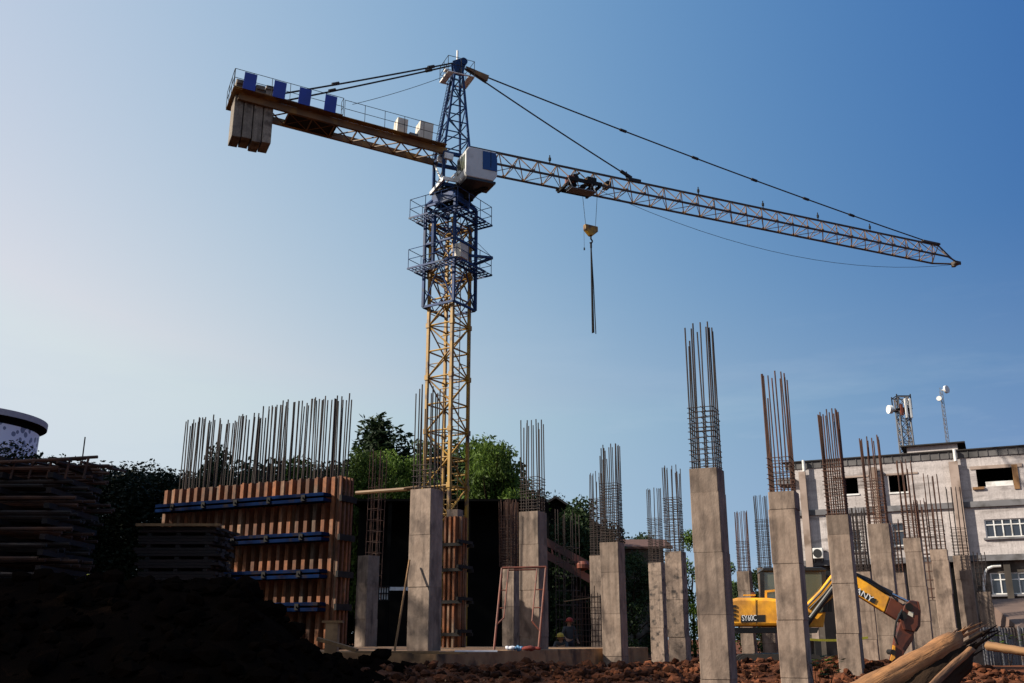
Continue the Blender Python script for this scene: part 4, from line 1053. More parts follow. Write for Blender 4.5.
T = [
 ('shade','broadleaf_tree', 8, 458, 70, 'dark tree in front of the round building at the left edge', 1.0, 0),
 ('shade2','broadleaf_tree', 70, 475, 72, 'dark tree behind the left end of the steel stack', 1.2, 1),
 ('shade','broadleaf_tree', 118, 472, 70, 'dark tree just right of the steel stack top', 1.2, 2),
 ('shade2','broadleaf_tree', 152, 479, 68, 'low dark tree between the steel stack and the formwork wall', 1.2, 3),
 ('shade','broadleaf_tree', 188, 480, 70, 'dark tree behind the left end of the upright wall bars', 1.1, 4),
 ('broad','broadleaf_tree', 218, 457, 62, 'dark bushy tree seen through the left third of the wall bars', .55, 5),
 ('broad2','broadleaf_tree', 255, 470, 66, 'low dark tree seen through the middle of the wall bars', .9, 0),
 ('lightbroad','broadleaf_tree', 292, 461, 60, 'lit green tree seen through the right half of the wall bars', .75, 1),
 ('shade','broadleaf_tree', 325, 473, 66, 'dark tree behind the right end of the wall bars', 1.0, 5),
 ('conifer','conifer_tree', 382, 420, 64, 'tall dark conifer left of the crane mast', 1.05, 0),
 ('bamboo','bamboo_clump', 366, 452, 58, 'bright bamboo clump left in front of the conifer', .62, 1),
 ('bamboo2','bamboo_clump', 402, 449, 61, 'bright bamboo clump between the conifer and the crane mast', .55, 2),
 ('shade2','broadleaf_tree', 388, 462, 72, 'dark tree behind the bamboo left of the crane mast', 1.2, 2),
 ('broad','broadleaf_tree', 440, 450, 66, 'dark tree directly behind the crane mast', .8, 3),
 ('bamboo2','bamboo_clump', 492, 436, 60, 'large arching bright bamboo clump right of the crane mast', .72, .6),
 ('broad2','broadleaf_tree', 488, 447, 67, 'dark tree behind the large bamboo right of the mast', .85, 4),
 ('shade','broadleaf_tree', 520, 498, 66, 'dark low tree behind the scaffold frame column', .9, 4),
 ('broad','broadleaf_tree', 578, 506, 56, 'dark tree above the gable roof between the columns', .75, 5),
 ('broad2','broadleaf_tree', 552, 509, 75, 'small tree tip beside the dark gable roof', .5, 5),
 ('broad','broadleaf_tree', 632, 556, 56, 'dark tree in front of the red tiled roof', .8, 1),
 ('broad2','broadleaf_tree', 640, 537, 95, 'far small tree above the red tiled roof', .7, 2),
 ('lightbroad','broadleaf_tree', 689, 531, 62, 'green tree between the blotched columns and the tall front column', .55, 3),
 ('lightbroad','broadleaf_tree', 729, 562, 66, 'green tree just right of the tall front column', .8, 4),
 ('broad','broadleaf_tree', 757, 572, 60, 'dark low tree between the two far columns by the excavator', .9, 1),
 ('broad2','broadleaf_tree', 795, 575, 75, 'dark tree behind the excavator cab', .8, 2),
]
for key, nm, px, py, Y, lab, wd, rz in T: tree(key, nm, px, py, Y, lab, wide=wd, rz=rz)
# unseen trees added beyond the left edge, sized to throw shade over the left
for i, (X, Y, h, wd) in enumerate(((-23,8.2,17,.72),(-24,13.2,17,.66),(-24.5,18.3,16.0,.7),(-25,23.6,14.2,.7),(-35,33,28.8,.54),(-38,44,28.5,.58),(-43,52,31.5,.58),(-49,61,35,.55))):
    tree(('shade','shade2')[i % 2], 'broadleaf_tree', 0, 0, 0, 'unseen tall tree added left of the site to cast shade', group='added shade trees', wide=wd, rz=i*1.3, pos=(X, Y), hgt_=h)

# ------------------------------------------------------------------ houses behind
def house(name, px0, px1, eave, ridge, Y, dep, mroof, label, gable=False):
    a, b = at(px0, eave, Y), at(px1, eave, Y); rz = zat((a.x+b.x)/2, Y+dep/2, ridge); o_ = V((a.x+b.x)/2, Y, .4); ze = a.z
    r0 = empty(name, o_, label, 'house')
    mb = MB()
    mb.box(V((a.x+b.x)/2, Y+dep/2, (ze+.4)/2), (b.x-a.x-.6, dep-.6, ze-.4)); 
    if gable: mb.prism([V(a.x+.3, Y+.3, ze), V(b.x-.3, Y+.3, ze), V((a.x+b.x)/2, Y+.3, rz-.15)], V(0, dep-.6, 0))
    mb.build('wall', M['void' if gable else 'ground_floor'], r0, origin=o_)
    mb = MB(); t = V(0, 0, .15)
    if gable:
        m_ = (a.x+b.x)/2
        for x in (a.x-.2, b.x+.2): mb.prism([V(x, Y-.2, ze-.05), V(m_, Y-.2, rz), V(m_, Y-.2, rz+.15), V(x, Y-.2, ze+.1)], V(0, dep+.4, 0))
    else:
        mb.prism([V(a.x-.3, Y-.3, ze), V(a.x-.3, Y+dep/2, rz), V(a.x-.3, Y+dep+.3, ze), V(a.x-.3, Y+dep+.3, ze+.15), V(a.x-.3, Y+dep/2, rz+.15), V(a.x-.3, Y-.3, ze+.15)], V(b.x-a.x+.6, 0, 0))
    mb.build('roof', M[mroof], r0, origin=o_)
house('gable_house', 500, 612, 536, 510, 64, 12, 'roof_dark', 'dark gabled house between the slab columns', True)
house('tiled_house', 606, 668, 549, 541.5, 70, 6, 'roof_tile', 'low house with red tiled roof behind the dark tree')
# shed behind the mast, black to stand for shade, with white louvre panel
o_ = at(440, 600, 53); o_.z = .4
sd = empty('open_shed', o_, 'shed coloured shade-black behind the formwork and the crane foot', 'shed')
x0, x1 = at(346, 600, 53).x, at(548, 600, 53).x; zr = at(440, 500, 53).z
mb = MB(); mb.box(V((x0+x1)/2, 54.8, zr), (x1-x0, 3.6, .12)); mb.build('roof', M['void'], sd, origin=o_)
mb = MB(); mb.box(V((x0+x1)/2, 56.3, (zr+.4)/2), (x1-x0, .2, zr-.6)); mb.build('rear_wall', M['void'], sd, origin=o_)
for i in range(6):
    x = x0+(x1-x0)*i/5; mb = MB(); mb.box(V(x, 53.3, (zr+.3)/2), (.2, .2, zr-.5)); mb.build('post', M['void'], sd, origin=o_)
wo_ = at(386, 594, 52); a, b = at(379, 587, 52), at(388.5, 600, 52); c_ = at(409, 590.5, 52)
lw = empty('louvre_window', V(a.x, 52, b.z), 'small white gridded window panel left of the near column', 'window')
lo_ = V(a.x, 52, b.z)
mb = MB(); mb.box(V((a.x+b.x)/2, 52.02, (a.z+b.z)/2), (b.x-a.x, .02, a.z-b.z)); mb.box(V((b.x+c_.x)/2, 52.02, (a.z+c_.z)/2), (c_.x-b.x, .02, a.z-c_.z)); mb.build('panel', M['bag'], lw, origin=lo_)
mb = MB()
for i in range(5): x = a.x+(b.x-a.x)*i/4; mb.box(V(x, 51.97, (a.z+b.z)/2), (.06, .05, a.z-b.z+.1))
for i in range(3): z = b.z+(a.z-b.z)*i/2; mb.box(V((a.x+b.x)/2, 51.95, z), (b.x-a.x+.1, .05, .06))
mb.build('bars', M['dark'], lw, origin=lo_)
# dark red slanted steel beam
a, b = at(533, 541, 50), at(603, 580, 50)
mb = MB(); d_ = (b-a).normalized(); n_ = V(0, 1, 0).cross(d_)
for s in (-.28, .28): mb.beam(a+n_*s, b+n_*s, .35, .16, V(0, 1, 0))
L_ = (b-a).length; k_ = 9
for i in range(k_): mb.beam(a+d_*(L_*i/k_)-n_*.28, a+d_*(L_*(i+1)/k_)+n_*.28, .08, .08, V(0, 1, 0))
sbm = empty('steel_boom', V(b.x, b.y, .4), 'dark red steel lattice boom slanting down between the slab columns', 'boom')
o = mb.build('lattice', M['redbeam'], sbm, origin=V(b.x, b.y, .4))
mb = MB(); mb.box(V(b.x, b.y, (b.z+.4)/2), (.5, .6, b.z-.4)); mb.build('support', M['dark'], sbm, origin=V(b.x, b.y, .4))
mb = MB(); q = at(583, 565.5, 49.5); mb.lathe(q-UP*.25, [(.1, 0), (.3, .12), (.32, .3), (.2, .45)], 14); mb.build('drum', M['frame_red'], sbm, origin=V(b.x, b.y, .4))

# ------------------------------------------------------------------ bare cages and mesh
def cage(px, py_top, py_bot, Y, s, label, tg=.2, nbar=12, m='rebar_red', dens=True):
    P = at(px, py_top, Y); zb_ = zat(P.x, P.y, py_bot); H_ = P.z-zb_; rnd = random.Random(int(px))
    r0 = empty('rebar_cage', (P.x, P.y, zb_), label, 'rebar cage', 'bare reinforcement cages', R(-GA))
    h = s/2; k_ = nbar//4
    for i in range(k_):
        f_ = -1+2*i/k_
        for x, y in ((f_*h, -h), (h, f_*h), (-f_*h, h), (-h, -f_*h)):
            mb = MB(); mb.tube((x, y, 0), (x+rnd.gauss(0, .02), y+rnd.gauss(0, .02), H_+rnd.uniform(-.2, .05)), .016); mb.build('rebar', M[m], r0)
    z = .1
    while z < H_*.8:
        mb = MB(); q = [V(-h, -h, z), V(h, -h, z), V(h, h, z), V(-h, h, z)]; mb.path(q+[q[0]], .011, 5); mb.build('tie', M[m], r0); z += tg
cage(378, 450, 600, 42, .5, 'red rusty rebar cage standing against the bamboo left of the mast', .45, 8)
cage(567, 510, 652, 40, .75, 'thin dark rebar cage rising past the dark gable roof', .55, 8, 'tie')
cage(508, 500, 567, 40.5, .50, 'dense rusty rebar cage beside the scaffold frame column', .12, 16)
cage(924, 505, 600, 42, .6, 'rusty rebar cage between two columns above the log', .35)
cage(855, 510, 571, 43, .5, 'dark rebar cage right of the column with the dark top lift', .15, 8, 'rebar')
o_ = at(587, 650, 38); o_.z = .5
rm = empty('rebar_mesh', o_, 'upright dark rebar mesh left of the slab end column', 'rebar mesh')
a, b = at(573, 591, 38), at(602, 650, 38); mb = MB()
n_ = 9
for i in range(n_+1): x = a.x+(b.x-a.x)*i/n_; mb.tube(V(x, 38, .4), V(x, 38, a.z+.2*math.sin(i*2)), .014, 5)
k_ = 12
for i in range(k_+1): z = .6+(a.z-.8)*i/k_; mb.tube(V(a.x, 37.98, z), V(b.x, 37.98, z), .012, 5)
mb.build('bars', M['rebar_red'], rm, origin=o_)
mb = MB(); mb.tube(V(at(564, 601, 37.9).x, 37.9, at(564, 601.5, 37.9).z), V(b.x, 37.9, a.z-.2), .02, 6); mb.build('tie_rail', M['lace'], rm, origin=o_)

# ------------------------------------------------------------------ left stacks, in the shade
rnd = random.Random(12)
Xl, Xr = at(-40, 500, 17).x, at(104, 500, 17).x; zt_ = at(60, 459, 17).z; zb_ = 1.9
so = V((Xl+Xr)/2, 17, zb_)
st_ = empty('scaffold_stack', so, 'tall dark stack of rusty steel frames and tubes on the left bank', 'steel stack')
z = zb_; k = 0
while z < zt_-.3:
    mb = MB()
    for i in range(14):
        y = 16.3+i*.13; e = rnd.uniform(-.5, .1); zz = z+rnd.uniform(0, .12)
        mb.tube(V(Xl, y, zz), V(Xr-.25+e, y, zz+rnd.uniform(-.03, .03)), .03, 6)
    mb.build('tube_layer', M['rebar_red' if k % 2 else 'rebar'], st_, origin=so)
    mb = MB()
    for x in rng(Xl+.2, Xr-.6, .95): mb.box(V(x, 17.2, z+.19), (.09, 2.0, .09))
    mb.build('bearer', M['plank'], st_, origin=so); z += .25; k += 1
mb = MB()
for i in range(8):
    y = 16.2+i*.25; mb.tube(V(Xl, y, zt_-.24+.03*i), V(Xr+rnd.uniform(-.5, .1), y, zt_-.10+rnd.uniform(-.04, .06)), .028, 6)
for x in rng(Xl, Xr-.1, .42): mb.tube(V(x, 16.15, zt_-.2), V(x+rnd.uniform(-.1, .1), 18.0, zt_-.05), .024, 6)
for x in rng(Xr-1.6, Xr-.1, .3): mb.tube(V(x, 16.3, zt_-.45), V(x+.05, 16.3, zt_-.1), .02, 6)
mb.build('top_grid', M['rebar_red'], st_, origin=so)
mb = MB(); p = at(82, 462, 17.5); mb.tube(p-UP*.1, V(p.x, p.y, zat(p.x, p.y, 437)), .012, 5); mb.build('thin_rod', M['rebar'], st_, origin=so)
# plank stack
a, b = at(142, 526, 19.5), at(214, 600, 19.5); so = V((a.x+b.x)/2, 19.5, 1.9)
ps = empty('plank_stack', so, 'square stack of dark planks in front of the formwork wall', 'plank stack')
z = 1.9; k = 0
while z < a.z-.05:
    mb = MB()
    for i in range(5): mb.box(V((a.x+b.x)/2+rnd.uniform(-.05, .05), 19.5+i*.26, z+.03), (b.x-a.x+rnd.uniform(-.15, .1), .22, .05))
    mb.build('plank_layer', M['plank'], ps, origin=so); z += .055
    if k % 3 == 2:
        mb = MB()
        for x in (a.x+.2, (a.x+b.x)/2, b.x-.2): mb.box(V(x, 20.0, z+.03), (.08, 1.2, .05))
        mb.build('bearer', M['plank'], ps, origin=so); z += .06
    k += 1
mb = MB(); mb.box(V((a.x+b.x)/2, 19.35, z+.03), (b.x-a.x+.1, .12, .05)); mb.build('top_board', M['wood'], ps, origin=so)

# ------------------------------------------------------------------ two workers in the shade behind the slab
M['skin'] = mat('skin', (.32,.17,.10), (.28,.14,.085), 6, .6)
M['workwear'] = mat('dark work clothes', (.03,.035,.055), (.02,.022,.035), 5, .9)
M['shirt'] = mat('grey work shirt', (.12,.12,.13), (.08,.08,.09), 5, .9)
M['hat_yellow'] = mat('yellow helmet', (.80,.55,.06)); M['hat_red'] = mat('red helmet', (.70,.06,.03))
KS_ = None
def skinned(name, chains, m, parent):
    vs, es, rs, idx = [], [], [], {}
    for ch in chains:
        pv = None
        for p, r in ch:
            key = tuple(round(q, 4) for q in p)
            if key not in idx: idx[key] = len(vs); vs.append(p); rs.append(r)
            if pv is not None: es.append((pv, idx[key]))
            pv = idx[key]
    me = bpy.data.meshes.new(name); me.from_pydata([tuple(v) for v in vs], es, []); me.materials.append(M[m])
    ob = bpy.data.objects.new(name, me); col.objects.link(ob); ob.parent = parent
    ob.modifiers.new('skin', 'SKIN'); 
    if not me.skin_vertices:
        bpy.context.view_layer.objects.active = ob
        bpy.ops.mesh.customdata_skin_add()
    for i, r in enumerate(rs): me.skin_vertices[0].data[i].radius = (r, r)
    me.skin_vertices[0].data[0].use_root = True
    sb = ob.modifiers.new('sub', 'SUBSURF'); sb.levels = 2; sb.render_levels = 2
    me.polygons.foreach_set('use_smooth', [True]*len(me.polygons)); return ob
def worker(X, Y, z0, rz, J_, hat, label):
    r0 = empty('person', (X, Y, z0), label, 'person', None, rz)
    P_ = {k: Vector(v) for k, v in J_.items()}
    hips, chest, neck, head = P_['hips'], P_['chest'], P_['neck'], P_['head']
    hd_ = (head-neck).normalized(); fw = Vector((0, -1, 0))
    body = [[(hips, .13), (chest, .15), (neck, .055), (neck+hd_*.08, .075), (head, .10), (head+hd_*.10, .08)]]
    sh, tr, bt = [[(hips, .145), (hips.lerp(chest, .5), .15), (chest, .165), (chest.lerp(neck, .7), .09)]], [], []
    for sd in ('l', 'r'):
        S, El, Wr, Kn, An, To = (P_[k+sd] for k in ('sh', 'el', 'wr', 'kn', 'an', 'to'))
        hp_ = hips+Vector((.09 if sd == 'l' else -.09, 0, -.04))
        body += [[(chest, .15), (S, .06), (El, .045), (Wr, .032)], [(hips, .13), (hp_, .09), (Kn, .06), (An, .045), (To, .035)]]
        d_ = (Wr-El).normalized(); sx = d_.cross(fw).normalized(); palm = Wr+d_*.07
        body.append([(Wr, .032), (palm, .034)])
        for k, L_ in enumerate((.075, .085, .08, .065)):
            b = palm+sx*(.028*(k-1.5)); m_ = b+d_*L_*.55; body.append([(palm, .034), (b+d_*.01, .010), (m_, .009), (m_+d_*L_*.4+fw*.025, .008)])
        body.append([(palm, .034), (Wr+d_*.04+sx*.045, .011), (Wr+d_*.085+sx*.06, .009)])
        sh.append([(chest, .165), (S, .078), (El, .058), (El.lerp(Wr, .8), .045)])
        tr.append([(hips+Vector((0, 0, -.01)), .142), (hp_, .105), (Kn, .075), (An+Vector((0, 0, .06)), .062)])
        bt.append((An, To))
    skinned('body', body, 'skin', r0); skinned('shirt', sh, 'shirt', r0); skinned('trousers', tr, 'workwear', r0)
    for A_, T_ in bt:
        mb = MB(); mb.tube(A_+Vector((0, .03, .10)), A_+Vector((0, .03, -.07)), .065, 10); mb.tube(A_+Vector((0, .07, -.035)), T_+Vector((0, -.03, -.01)), .055, 10, .045); mb.build('boot', M['dark'], r0)
    mb = MB(); fx = head+fw*.095
    mb.tube(fx+hd_*.02, fx+fw*.03-hd_*.03, .012, 6, .018)
    for e in (-1, 1): mb.box(head+Vector((e*.10, 0, .0)), (.02, .04, .06))
    mb.build('nose_and_ears', M['skin'], r0)
    mb = MB()
    for e in (-1, 1): mb.tube(fx+Vector((e*.035, .012, .03)), fx+Vector((e*.035, -.004, .03)), .011, 8)
    mb.box(fx+Vector((0, .004, -.065)), (.05, .012, .01)); mb.build('eyes_and_mouth', M['dark'], r0)
    mb = MB(); c_ = head+hd_*.055
    mb.lathe(c_, [(.175, 0), (.178, .012), (.128, .018), (.124, .07), (.10, .115), (.05, .14), (.012, .147)], 20); mb.prism([c_+Vector((-.09, -.14, .002)), c_+Vector((.09, -.14, .002)), c_+Vector((.06, -.215, -.008)), c_+Vector((-.06, -.215, -.008))], (0, 0, .012))
    mb.build('helmet', M[hat], r0, smooth=False)
    return r0
pw = at(569, 640, 38.4)
worker(pw.x, pw.y, .50, R(25), dict(hips=(0, 0, .92), chest=(0, -.03, 1.28), neck=(0, -.03, 1.46), head=(0, -.06, 1.58),
    shl=(.20, -.03, 1.40), ell=(.27, -.05, 1.13), wrl=(.24, -.22, .95), shr=(-.20, -.03, 1.40), elr=(-.28, -.02, 1.13), wrr=(-.22, -.22, 1.0),
    knl=(.11, -.03, .50), anl=(.12, .02, .09), tol=(.14, -.15, .05), knr=(-.11, .01, .50), anr=(-.12, .05, .09), tor=(-.14, -.12, .05)), 'hat_red', 'standing worker in a red helmet in the shade behind the slab')
pw = at(561.5, 640, 37.4)
worker(pw.x, pw.y, .50, R(-12), dict(hips=(0, .12, .42), chest=(0, -.10, .76), neck=(0, -.16, .92), head=(0, -.21, 1.03),
    shl=(.20, -.11, .86), ell=(.24, -.30, .64), wrl=(.12, -.48, .52), shr=(-.20, -.11, .86), elr=(-.25, -.28, .64), wrr=(-.10, -.48, .50),
    knl=(.15, -.27, .50), anl=(.14, .0, .10), tol=(.15, -.17, .05), knr=(-.15, -.27, .47), anr=(-.14, .02, .10), tor=(-.15, -.15, .05)), 'hat_yellow', 'crouching worker in a yellow helmet in the shade behind the slab')

# ------------------------------------------------------------------ small things on site
def single(mb, name, m, label, cat, origin, group=None, **k):
    return tag(mb.build(name, M[m], origin=origin, **k), label, cat, group, 'thing')
# red scaffold frame leaning in front of a column
sf_o = at(520, 650, 26.3); sf_o.z = SL
sf = empty('scaffolding', sf_o, 'red tubular scaffold frame leaning before a column on the slab', 'scaffold frame')
tl, tr_ = at(502, 568, 26.7), at(546, 567, 26.7); bl, br_ = on_z(494, 651, SL), on_z(538.5, 650.5, SL)
bl = V(at(494, 650, 26.2).x, 26.2, SL); br_ = V(at(538.5, 650, 26.2).x, 26.2, SL)
mb = MB(); mb.path([bl, tl, tr_, br_], .030, 8); mb.build('outer_tube', M['frame_red'], sf, origin=sf_o)
il, ir = tl.lerp(tr_, .15), tl.lerp(tr_, .80); il2 = il+(bl-tl)*.62; ir2 = ir+(br_-tr_)*.66
mb = MB(); mb.path([il, il2, tl.lerp(bl, .70)], .022, 6); mb.path([ir, ir2, tr_.lerp(br_, .78)], .022, 6); mb.build('inner_tube', M['frame_red'], sf, origin=sf_o)
for t in (.28, .5): 
    mb = MB(); mb.tube(tl.lerp(bl, t), il.lerp(il+(bl-tl), t), .016, 6); mb.build('rung', M['frame_red'], sf, origin=sf_o)
    mb = MB(); mb.tube(ir.lerp(ir+(br_-tr_), t), tr_.lerp(br_, t), .016, 6); mb.build('rung', M['frame_red'], sf, origin=sf_o)
mb = MB(); mb.tube(il+UP*-.06, ir+UP*-.06, .022, 6); mb.build('cross_tube', M['frame_red'], sf, origin=sf_o)
# brace pair from the column to the slab casts the slanting shadows
a, b = at(409.5, 560, 24.05), at(393, 598, 23.2); b.z = SL+.02; b.x = at(395, 640, 23.2).x
mb = MB(); mb.tube(a, b, .026, 7); single(mb, 'timber_prop', 'wood', 'thin wooden prop leaning on the left edge of the pale near column', 'prop', b)
a, b = at(356, 493, 24.9), at(416, 488.5, 24.35); 
mb = MB(); mb.tube(a, b, .05, 8); mb.tube(b-V(.3, 0, 0), b+V(.1, 0, .05), .03, 8)
single(mb, 'scaffold_tube', 'lace', 'level grey tube from the formwork wall to the pale near column top', 'tube', a)
for i, (p, q, w, lab) in enumerate((((318, 639), (357, 650.5), .16, 'pale timber plank sloping down off the left end of the slab'),)):
    a, b = at(p[0], p[1], 21.2), at(q[0], q[1], 21.0); mb = MB(); mb.beam(a, b, w, .07); single(mb, 'plank', 'wood', lab, 'plank', b)
a = at(333, 623, 21.6)
pr = empty('short_pier', (a.x, a.y, .6), 'short stained pier with a pale cap board below the formwork wall', 'pier')
mb = MB(); mb.box((0, 0, (a.z-.6)/2), (.26, .26, a.z-.6)); mb.build('shaft', M['slab'], pr)
mb = MB(); mb.box((0, 0, a.z-.6+.025), (.42, .3, .045)); mb.build('cap', M['wood'], pr)
for i, (px, py, L_, ang, lab) in enumerate(((398, 652, 1.6, 5, 'long thin board lying on the slab left of the near column'), (440, 653, 1.0, -8, 'short board lying on the slab edge right of the near column'), (476, 651, .9, 3, 'pale board on the slab behind the edge below the crane foot'))):
    p = on_z(px, py, SL+.02); d_ = V(math.cos(R(ang)), math.sin(R(ang)), 0)
    mb = MB(); mb.beam(p-d_*L_/2, p+d_*L_/2, .14, .035); single(mb, 'board', 'wood' if i < 2 else 'bag', lab, 'board', p)
def bag(px, py, Y, w, h, m, name, label, cat, z=None):
    p = at(px, py, Y); p.z = z if z is not None else hgt(p.x, p.y)
    mb = MB(); r_ = random.Random(int(px))
    for k in range(3): mb.clod(p+V((k-1)*w*.3, 0, h*.45), w*.36, r_, h/w*1.2)
    o = single(mb, name, m, label, cat, p, smooth=True); return o
bag(511, 655, 23.6, .22, .14, 'bag', 'cement_bag', 'crumpled white bag on the slab at the foot of the scaffold frame', 'bag', SL)
bag(518.5, 655, 23.6, .2, .13, 'bluebag', 'plastic_bag', 'small pale blue bag on the slab beside the white one', 'bag', SL)
bag(531, 655, 23.6, .42, .13, 'cloth_red', 'red_sheet', 'crumpled red sheet lying on the slab before the scaffold column', 'cloth', SL)
bag(1021, 672, 11.5, .14, .14, 'bluebag', 'plastic_jug', 'light blue plastic scrap on the rubble at the right edge', 'scrap')
bag(956, 680, 9.5, .13, .06, 'bag', 'paper_scrap', 'white scrap on the soil below the branch', 'scrap')
bag(1000, 660, 13, .10, .07, 'bag', 'sacking_scrap', 'pale grey scrap on the rubble mound at the right', 'scrap')
bag(91, 577, 16.0, .10, .12, 'tape', 'yellow_can', 'small yellow can at the foot of the steel stack', 'can', at(91, 580, 16.0).z)
# log, branch and pole on the right
def log(name, pts, rad, m, label, cat, seed, splinter=0, n_=14):
    rnd = random.Random(seed); mb = MB(); vs = []; fs = []; K = 16
    P_ = []; 
    for i in range(K+1):
        t = i/K*(len(pts)-1); j = min(int(t), len(pts)-2); P_.append(pts[j].lerp(pts[j+1], t-j))
    ph = [rnd.uniform(0, 6) for _ in range(4)]
    for i, c_ in enumerate(P_):
        d_ = (P_[min(i+1, K)]-P_[max(i-1, 0)]).normalized(); x = d_.cross(UP).normalized(); y = x.cross(d_)
        f_ = i/K; rr = rad*(1.05-.2*f_)
        for k in range(n_):
            a = 6.283*k/n_; q = rr*(1+.07*noise.noise(V(a*1.3, f_*9, seed))+.09*math.sin(3*a+ph[0])+.05*math.sin(5*a+ph[1]+f_*2)+.04*math.sin(9*f_*2+ph[2]+a)+.05*rnd.uniform(-1, 1))
            jag = d_*(rnd.uniform(-.12, .16)*rad/.2 if i == K else 0)
            vs.append(c_+x*(q*math.cos(a))+y*(q*math.sin(a))+jag)
    for i in range(K):
        for k in range(n_): fs.append((i*n_+k, i*n_+(k+1) % n_, (i+1)*n_+(k+1) % n_, (i+1)*n_+k))
    fs.append(tuple(range(n_-1, -1, -1))); fs.append(tuple(range(K*n_, (K+1)*n_)))
    mb.add(vs, fs)
    e = P_[-1]; d_ = (P_[-1]-P_[-3]).normalized()
    for s in range(splinter):
        q = e+V(rnd.uniform(-1, 1), rnd.uniform(-1, 1), rnd.uniform(-1, .9))*rad*.6-d_*.1
        mb.tube(q, q+(d_+V(rnd.uniform(-.1, .25), rnd.uniform(-.3, .3), rnd.uniform(-.15, .25)))*rnd.uniform(.2, .5), .022, 5, .004)
    # orient object so that its local z runs along the log (for the grain)
    dirn = (pts[-1]-pts[0]).normalized(); rot = dirn.to_track_quat('Z', 'Y').to_matrix()
    o0 = pts[0]; mb.v = [rot.transposed() @ (v-o0) for v in mb.v]
    o = mb.build(name, M[m], smooth=True); o.location = o0; o.rotation_euler = rot.to_euler()
    return tag(o, label, cat, kind='thing')
log('fallen_log', [at(840, 707, 7.75), at(897, 676, 8.06), at(951, 645, 8.38)], .118, 'log', 'thick stripped log with a splintered end lying across the right foreground', 'log', 2, 9)
log('log_shade_trunk', [at(896, 716, 7.8), at(932, 684, 8.1), at(960, 656, 8.4)], .13, 'bark', 'dark trunk added as the shaded underside of the thick stripped log', 'log', 5, 6)  # dark trunk added in place of the stripped log's own shaded side
log('broken_branch', [at(926, 692, 7.5), at(950, 668, 7.7), at(972, 649, 7.9)], .028, 'log', 'thin knotted branch lying beside the dark trunk', 'branch', 9, 0, 9)
log('timber_pole', [at(988, 646, 12.8), at(1034, 653, 12.2)], .055, 'wood', 'smooth orange-brown pole on the rubble mound at the right edge', 'pole', 4, 0, 12)
log('dead_branch', [at(952, 651, 9.2), at(966, 643, 9.5), at(984, 632, 9.8)], .022, 'bark', 'dark twig sticking up past the broken end of the log', 'branch', 6, 3, 7)
# caution tape
a, b = at(800, 638.5, 27.9), at(868, 637.5, 28.0)
mb = MB(); pts = [a.lerp(b, i/10)-UP*(.06*4*(i/10)*(1-i/10)) for i in range(11)]
for p, q in zip(pts, pts[1:]): mb.beam(p, q, .008, .06)
single(mb, 'caution_tape', 'tape', 'yellow caution tape stretched behind the two columns by the excavator', 'tape', a)
# small plants
def plant(px, py, Y, h, n_, label, seed):
    rnd = random.Random(seed); p = at(px, py, Y); p.z = hgt(p.x, p.y)
    r0 = empty('leafy_weed', p, label, 'plant', 'weeds growing on the soil')
    mb = MB()
    for i in range(n_):
        a = rnd.uniform(0, 6.28); hh_ = h*rnd.uniform(.4, 1); e = V(math.cos(a)*hh_*.5, math.sin(a)*hh_*.5, hh_); s = h*.22
        dd = V(math.cos(a), math.sin(a), .2).normalized(); bb = V(-math.sin(a), math.cos(a), rnd.uniform(-.4, .4)).normalized()
        mb.add([e, e+dd*s*.5+bb*s*.4, e+dd*s, e+dd*s*.5-bb*s*.4], [(0, 1, 2, 3)], rnd.random())
    mb.build('leaves', M['leaf_bright'], r0)
    mb = MB()
    for i in range(5): a = i*1.3; mb.tube((0, 0, -.05), (math.cos(a)*h*.3, math.sin(a)*h*.3, h*.7), .008, 5)
    mb.build('stem', M['bark'], r0)
plant(816, 682, 23.0, .75, 40, 'green weed between the two columns in front of the excavator', 1)
plant(829, 682, 23.4, .6, 30, 'green weed at the left foot of the column with the dark top lift', 2)
plant(1007, 641, 42.5, 1.2, 40, 'green shrub before the sheet fence at the right edge', 3)

# ------------------------------------------------------------------ sky, sun, camera
w = bpy.data.worlds.new('World'); scene.world = w; w.use_nodes = True
N = w.node_tree.nodes; L = w.node_tree.links; bg = N['Background']
sky = N.new('ShaderNodeTexSky'); sky.sky_type = 'NISHITA'; sky.sun_disc = False
sky.sun_elevation = R(SUN_E); sky.sun_rotation = R(SUN_H); sky.air_density = 1.0; sky.dust_density = 2.0; sky.ozone_density = 2.0
sky.air_density = 1.0; sky.dust_density = 1.0; sky.ozone_density = 1.0
# clear dry-season sky: paler towards the sun's side, deeper blue away from it
sp = N.new('ShaderNodeSeparateColor'); cb_ = N.new('ShaderNodeCombineColor'); L.new(sky.outputs[0], sp.inputs[0])
tcw = N.new('ShaderNodeTexCoord'); dt = N.new('ShaderNodeVectorMath'); dt.operation = 'DOT_PRODUCT'
L.new(tcw.outputs['Generated'], dt.inputs[0]); dt.inputs[1].default_value = hd(SUN_H)
def mth(op, a, b):
    n_ = N.new('ShaderNodeMath'); n_.operation = op
    for i, q in enumerate((a, b)):
        if isinstance(q, (int, float)): n_.inputs[i].default_value = q
        else: L.new(q, n_.inputs[i])
    return n_.outputs[0]
dc_ = mth('MAXIMUM', mth('MINIMUM', dt.outputs['Value'], .40), -.75); d2_ = mth('MULTIPLY', dc_, dc_)
ply_ = [mth('ADD', mth('ADD', mth('MULTIPLY', dc_, b1), mth('MULTIPLY', d2_, b2)), b0) for b0, b1, b2 in ((.40, -.079, -2.4), (.21, -.136, -1.5), (.057, -.041, -.5))]
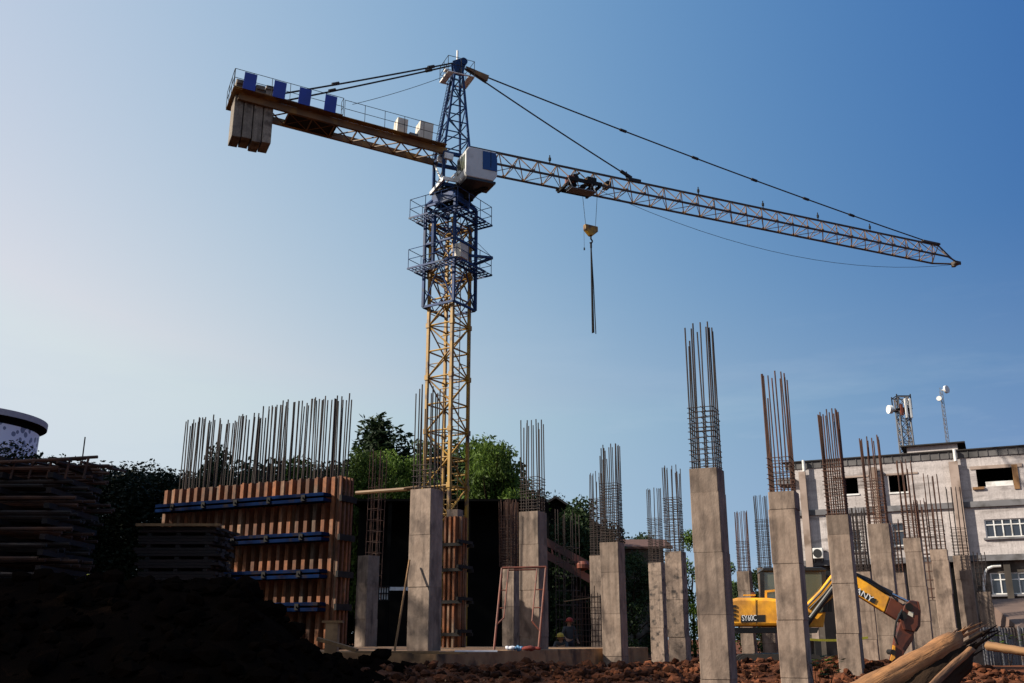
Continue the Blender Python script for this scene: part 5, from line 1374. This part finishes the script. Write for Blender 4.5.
for i, (g_, p_, k_) in enumerate(((1.88, 1.03, 1.62), (1.05, .603, 1.03), (.815, .236, .50))):
    v_ = mth('MINIMUM', mth('MULTIPLY', sp.outputs[i], .1), (.20, .325, .6)[i])
    o_ = mth('MULTIPLY', mth('POWER', v_, p_), mth('POWER', math.e, mth('ADD', mth('MULTIPLY', mth('MINIMUM', dt.outputs['Value'], .40), k_), ply_[i])))
    L.new(mth('MULTIPLY', o_, g_/.244), cb_.inputs[i])
sz_ = N.new('ShaderNodeSeparateXYZ'); L.new(tcw.outputs['Generated'], sz_.inputs[0])
hz_ = mth('MULTIPLY', mth('POWER', mth('MAXIMUM', mth('SUBTRACT', 1, mth('MULTIPLY', mth('ABSOLUTE', sz_.outputs[2], 0), 2.6)), 0), 1.6), .56)
mpc = N.new('ShaderNodeMapping'); mpc.inputs['Scale'].default_value = (1.6, 1.6, 9); L.new(tcw.outputs['Generated'], mpc.inputs['Vector'])
ncl = N.new('ShaderNodeTexNoise'); ncl.inputs['Scale'].default_value = 2.3; ncl.inputs['Detail'].default_value = 7; ncl.inputs['Roughness'].default_value = .6; L.new(mpc.outputs[0], ncl.inputs['Vector'])
cl_ = mth('MULTIPLY', mth('MULTIPLY', mth('MAXIMUM', mth('SUBTRACT', ncl.outputs['Fac'], .50), 0), 1.3), mth('MAXIMUM', mth('SUBTRACT', 1.5, mth('MULTIPLY', sz_.outputs[2], 4.2)), 0))
mh_ = N.new('ShaderNodeMix'); mh_.data_type = 'RGBA'; L.new(mth('MINIMUM', mth('ADD', hz_, cl_), .6), mh_.inputs['Factor']); L.new(cb_.outputs[0], mh_.inputs['A']); mh_.inputs['B'].default_value = (.50/.244, .61/.244, .74/.244, 1)
L.new(mh_.outputs['Result'], bg.inputs['Color']); bg.inputs['Strength'].default_value = .09
sl = bpy.data.lights.new('sun', 'SUN'); sl.energy = 3.3; sl.angle = R(.5); sl.color = (1, .90, .76)
so_ = bpy.data.objects.new('sun', sl); col.objects.link(so_)
sd_ = hd(SUN_H)*math.cos(R(SUN_E))+UP*math.sin(R(SUN_E))
so_.rotation_euler = sd_.to_track_quat('Z', 'Y').to_euler(); so_.location = (-40, -20, 60)
cam = bpy.data.cameras.new('camera'); co = bpy.data.objects.new('camera', cam); col.objects.link(co)
cam.sensor_width = 36; cam.lens = F/1024*36; cam.clip_end = 5000; cam.clip_start = .1
co.location = (0, 0, ZC); co.rotation_euler = (R(90)+PITCH, 0, 0); scene.camera = co
vs = scene.view_settings; vs.view_transform = 'Standard'; vs.look = 'None'; vs.exposure = 1.43; vs.gamma = 1
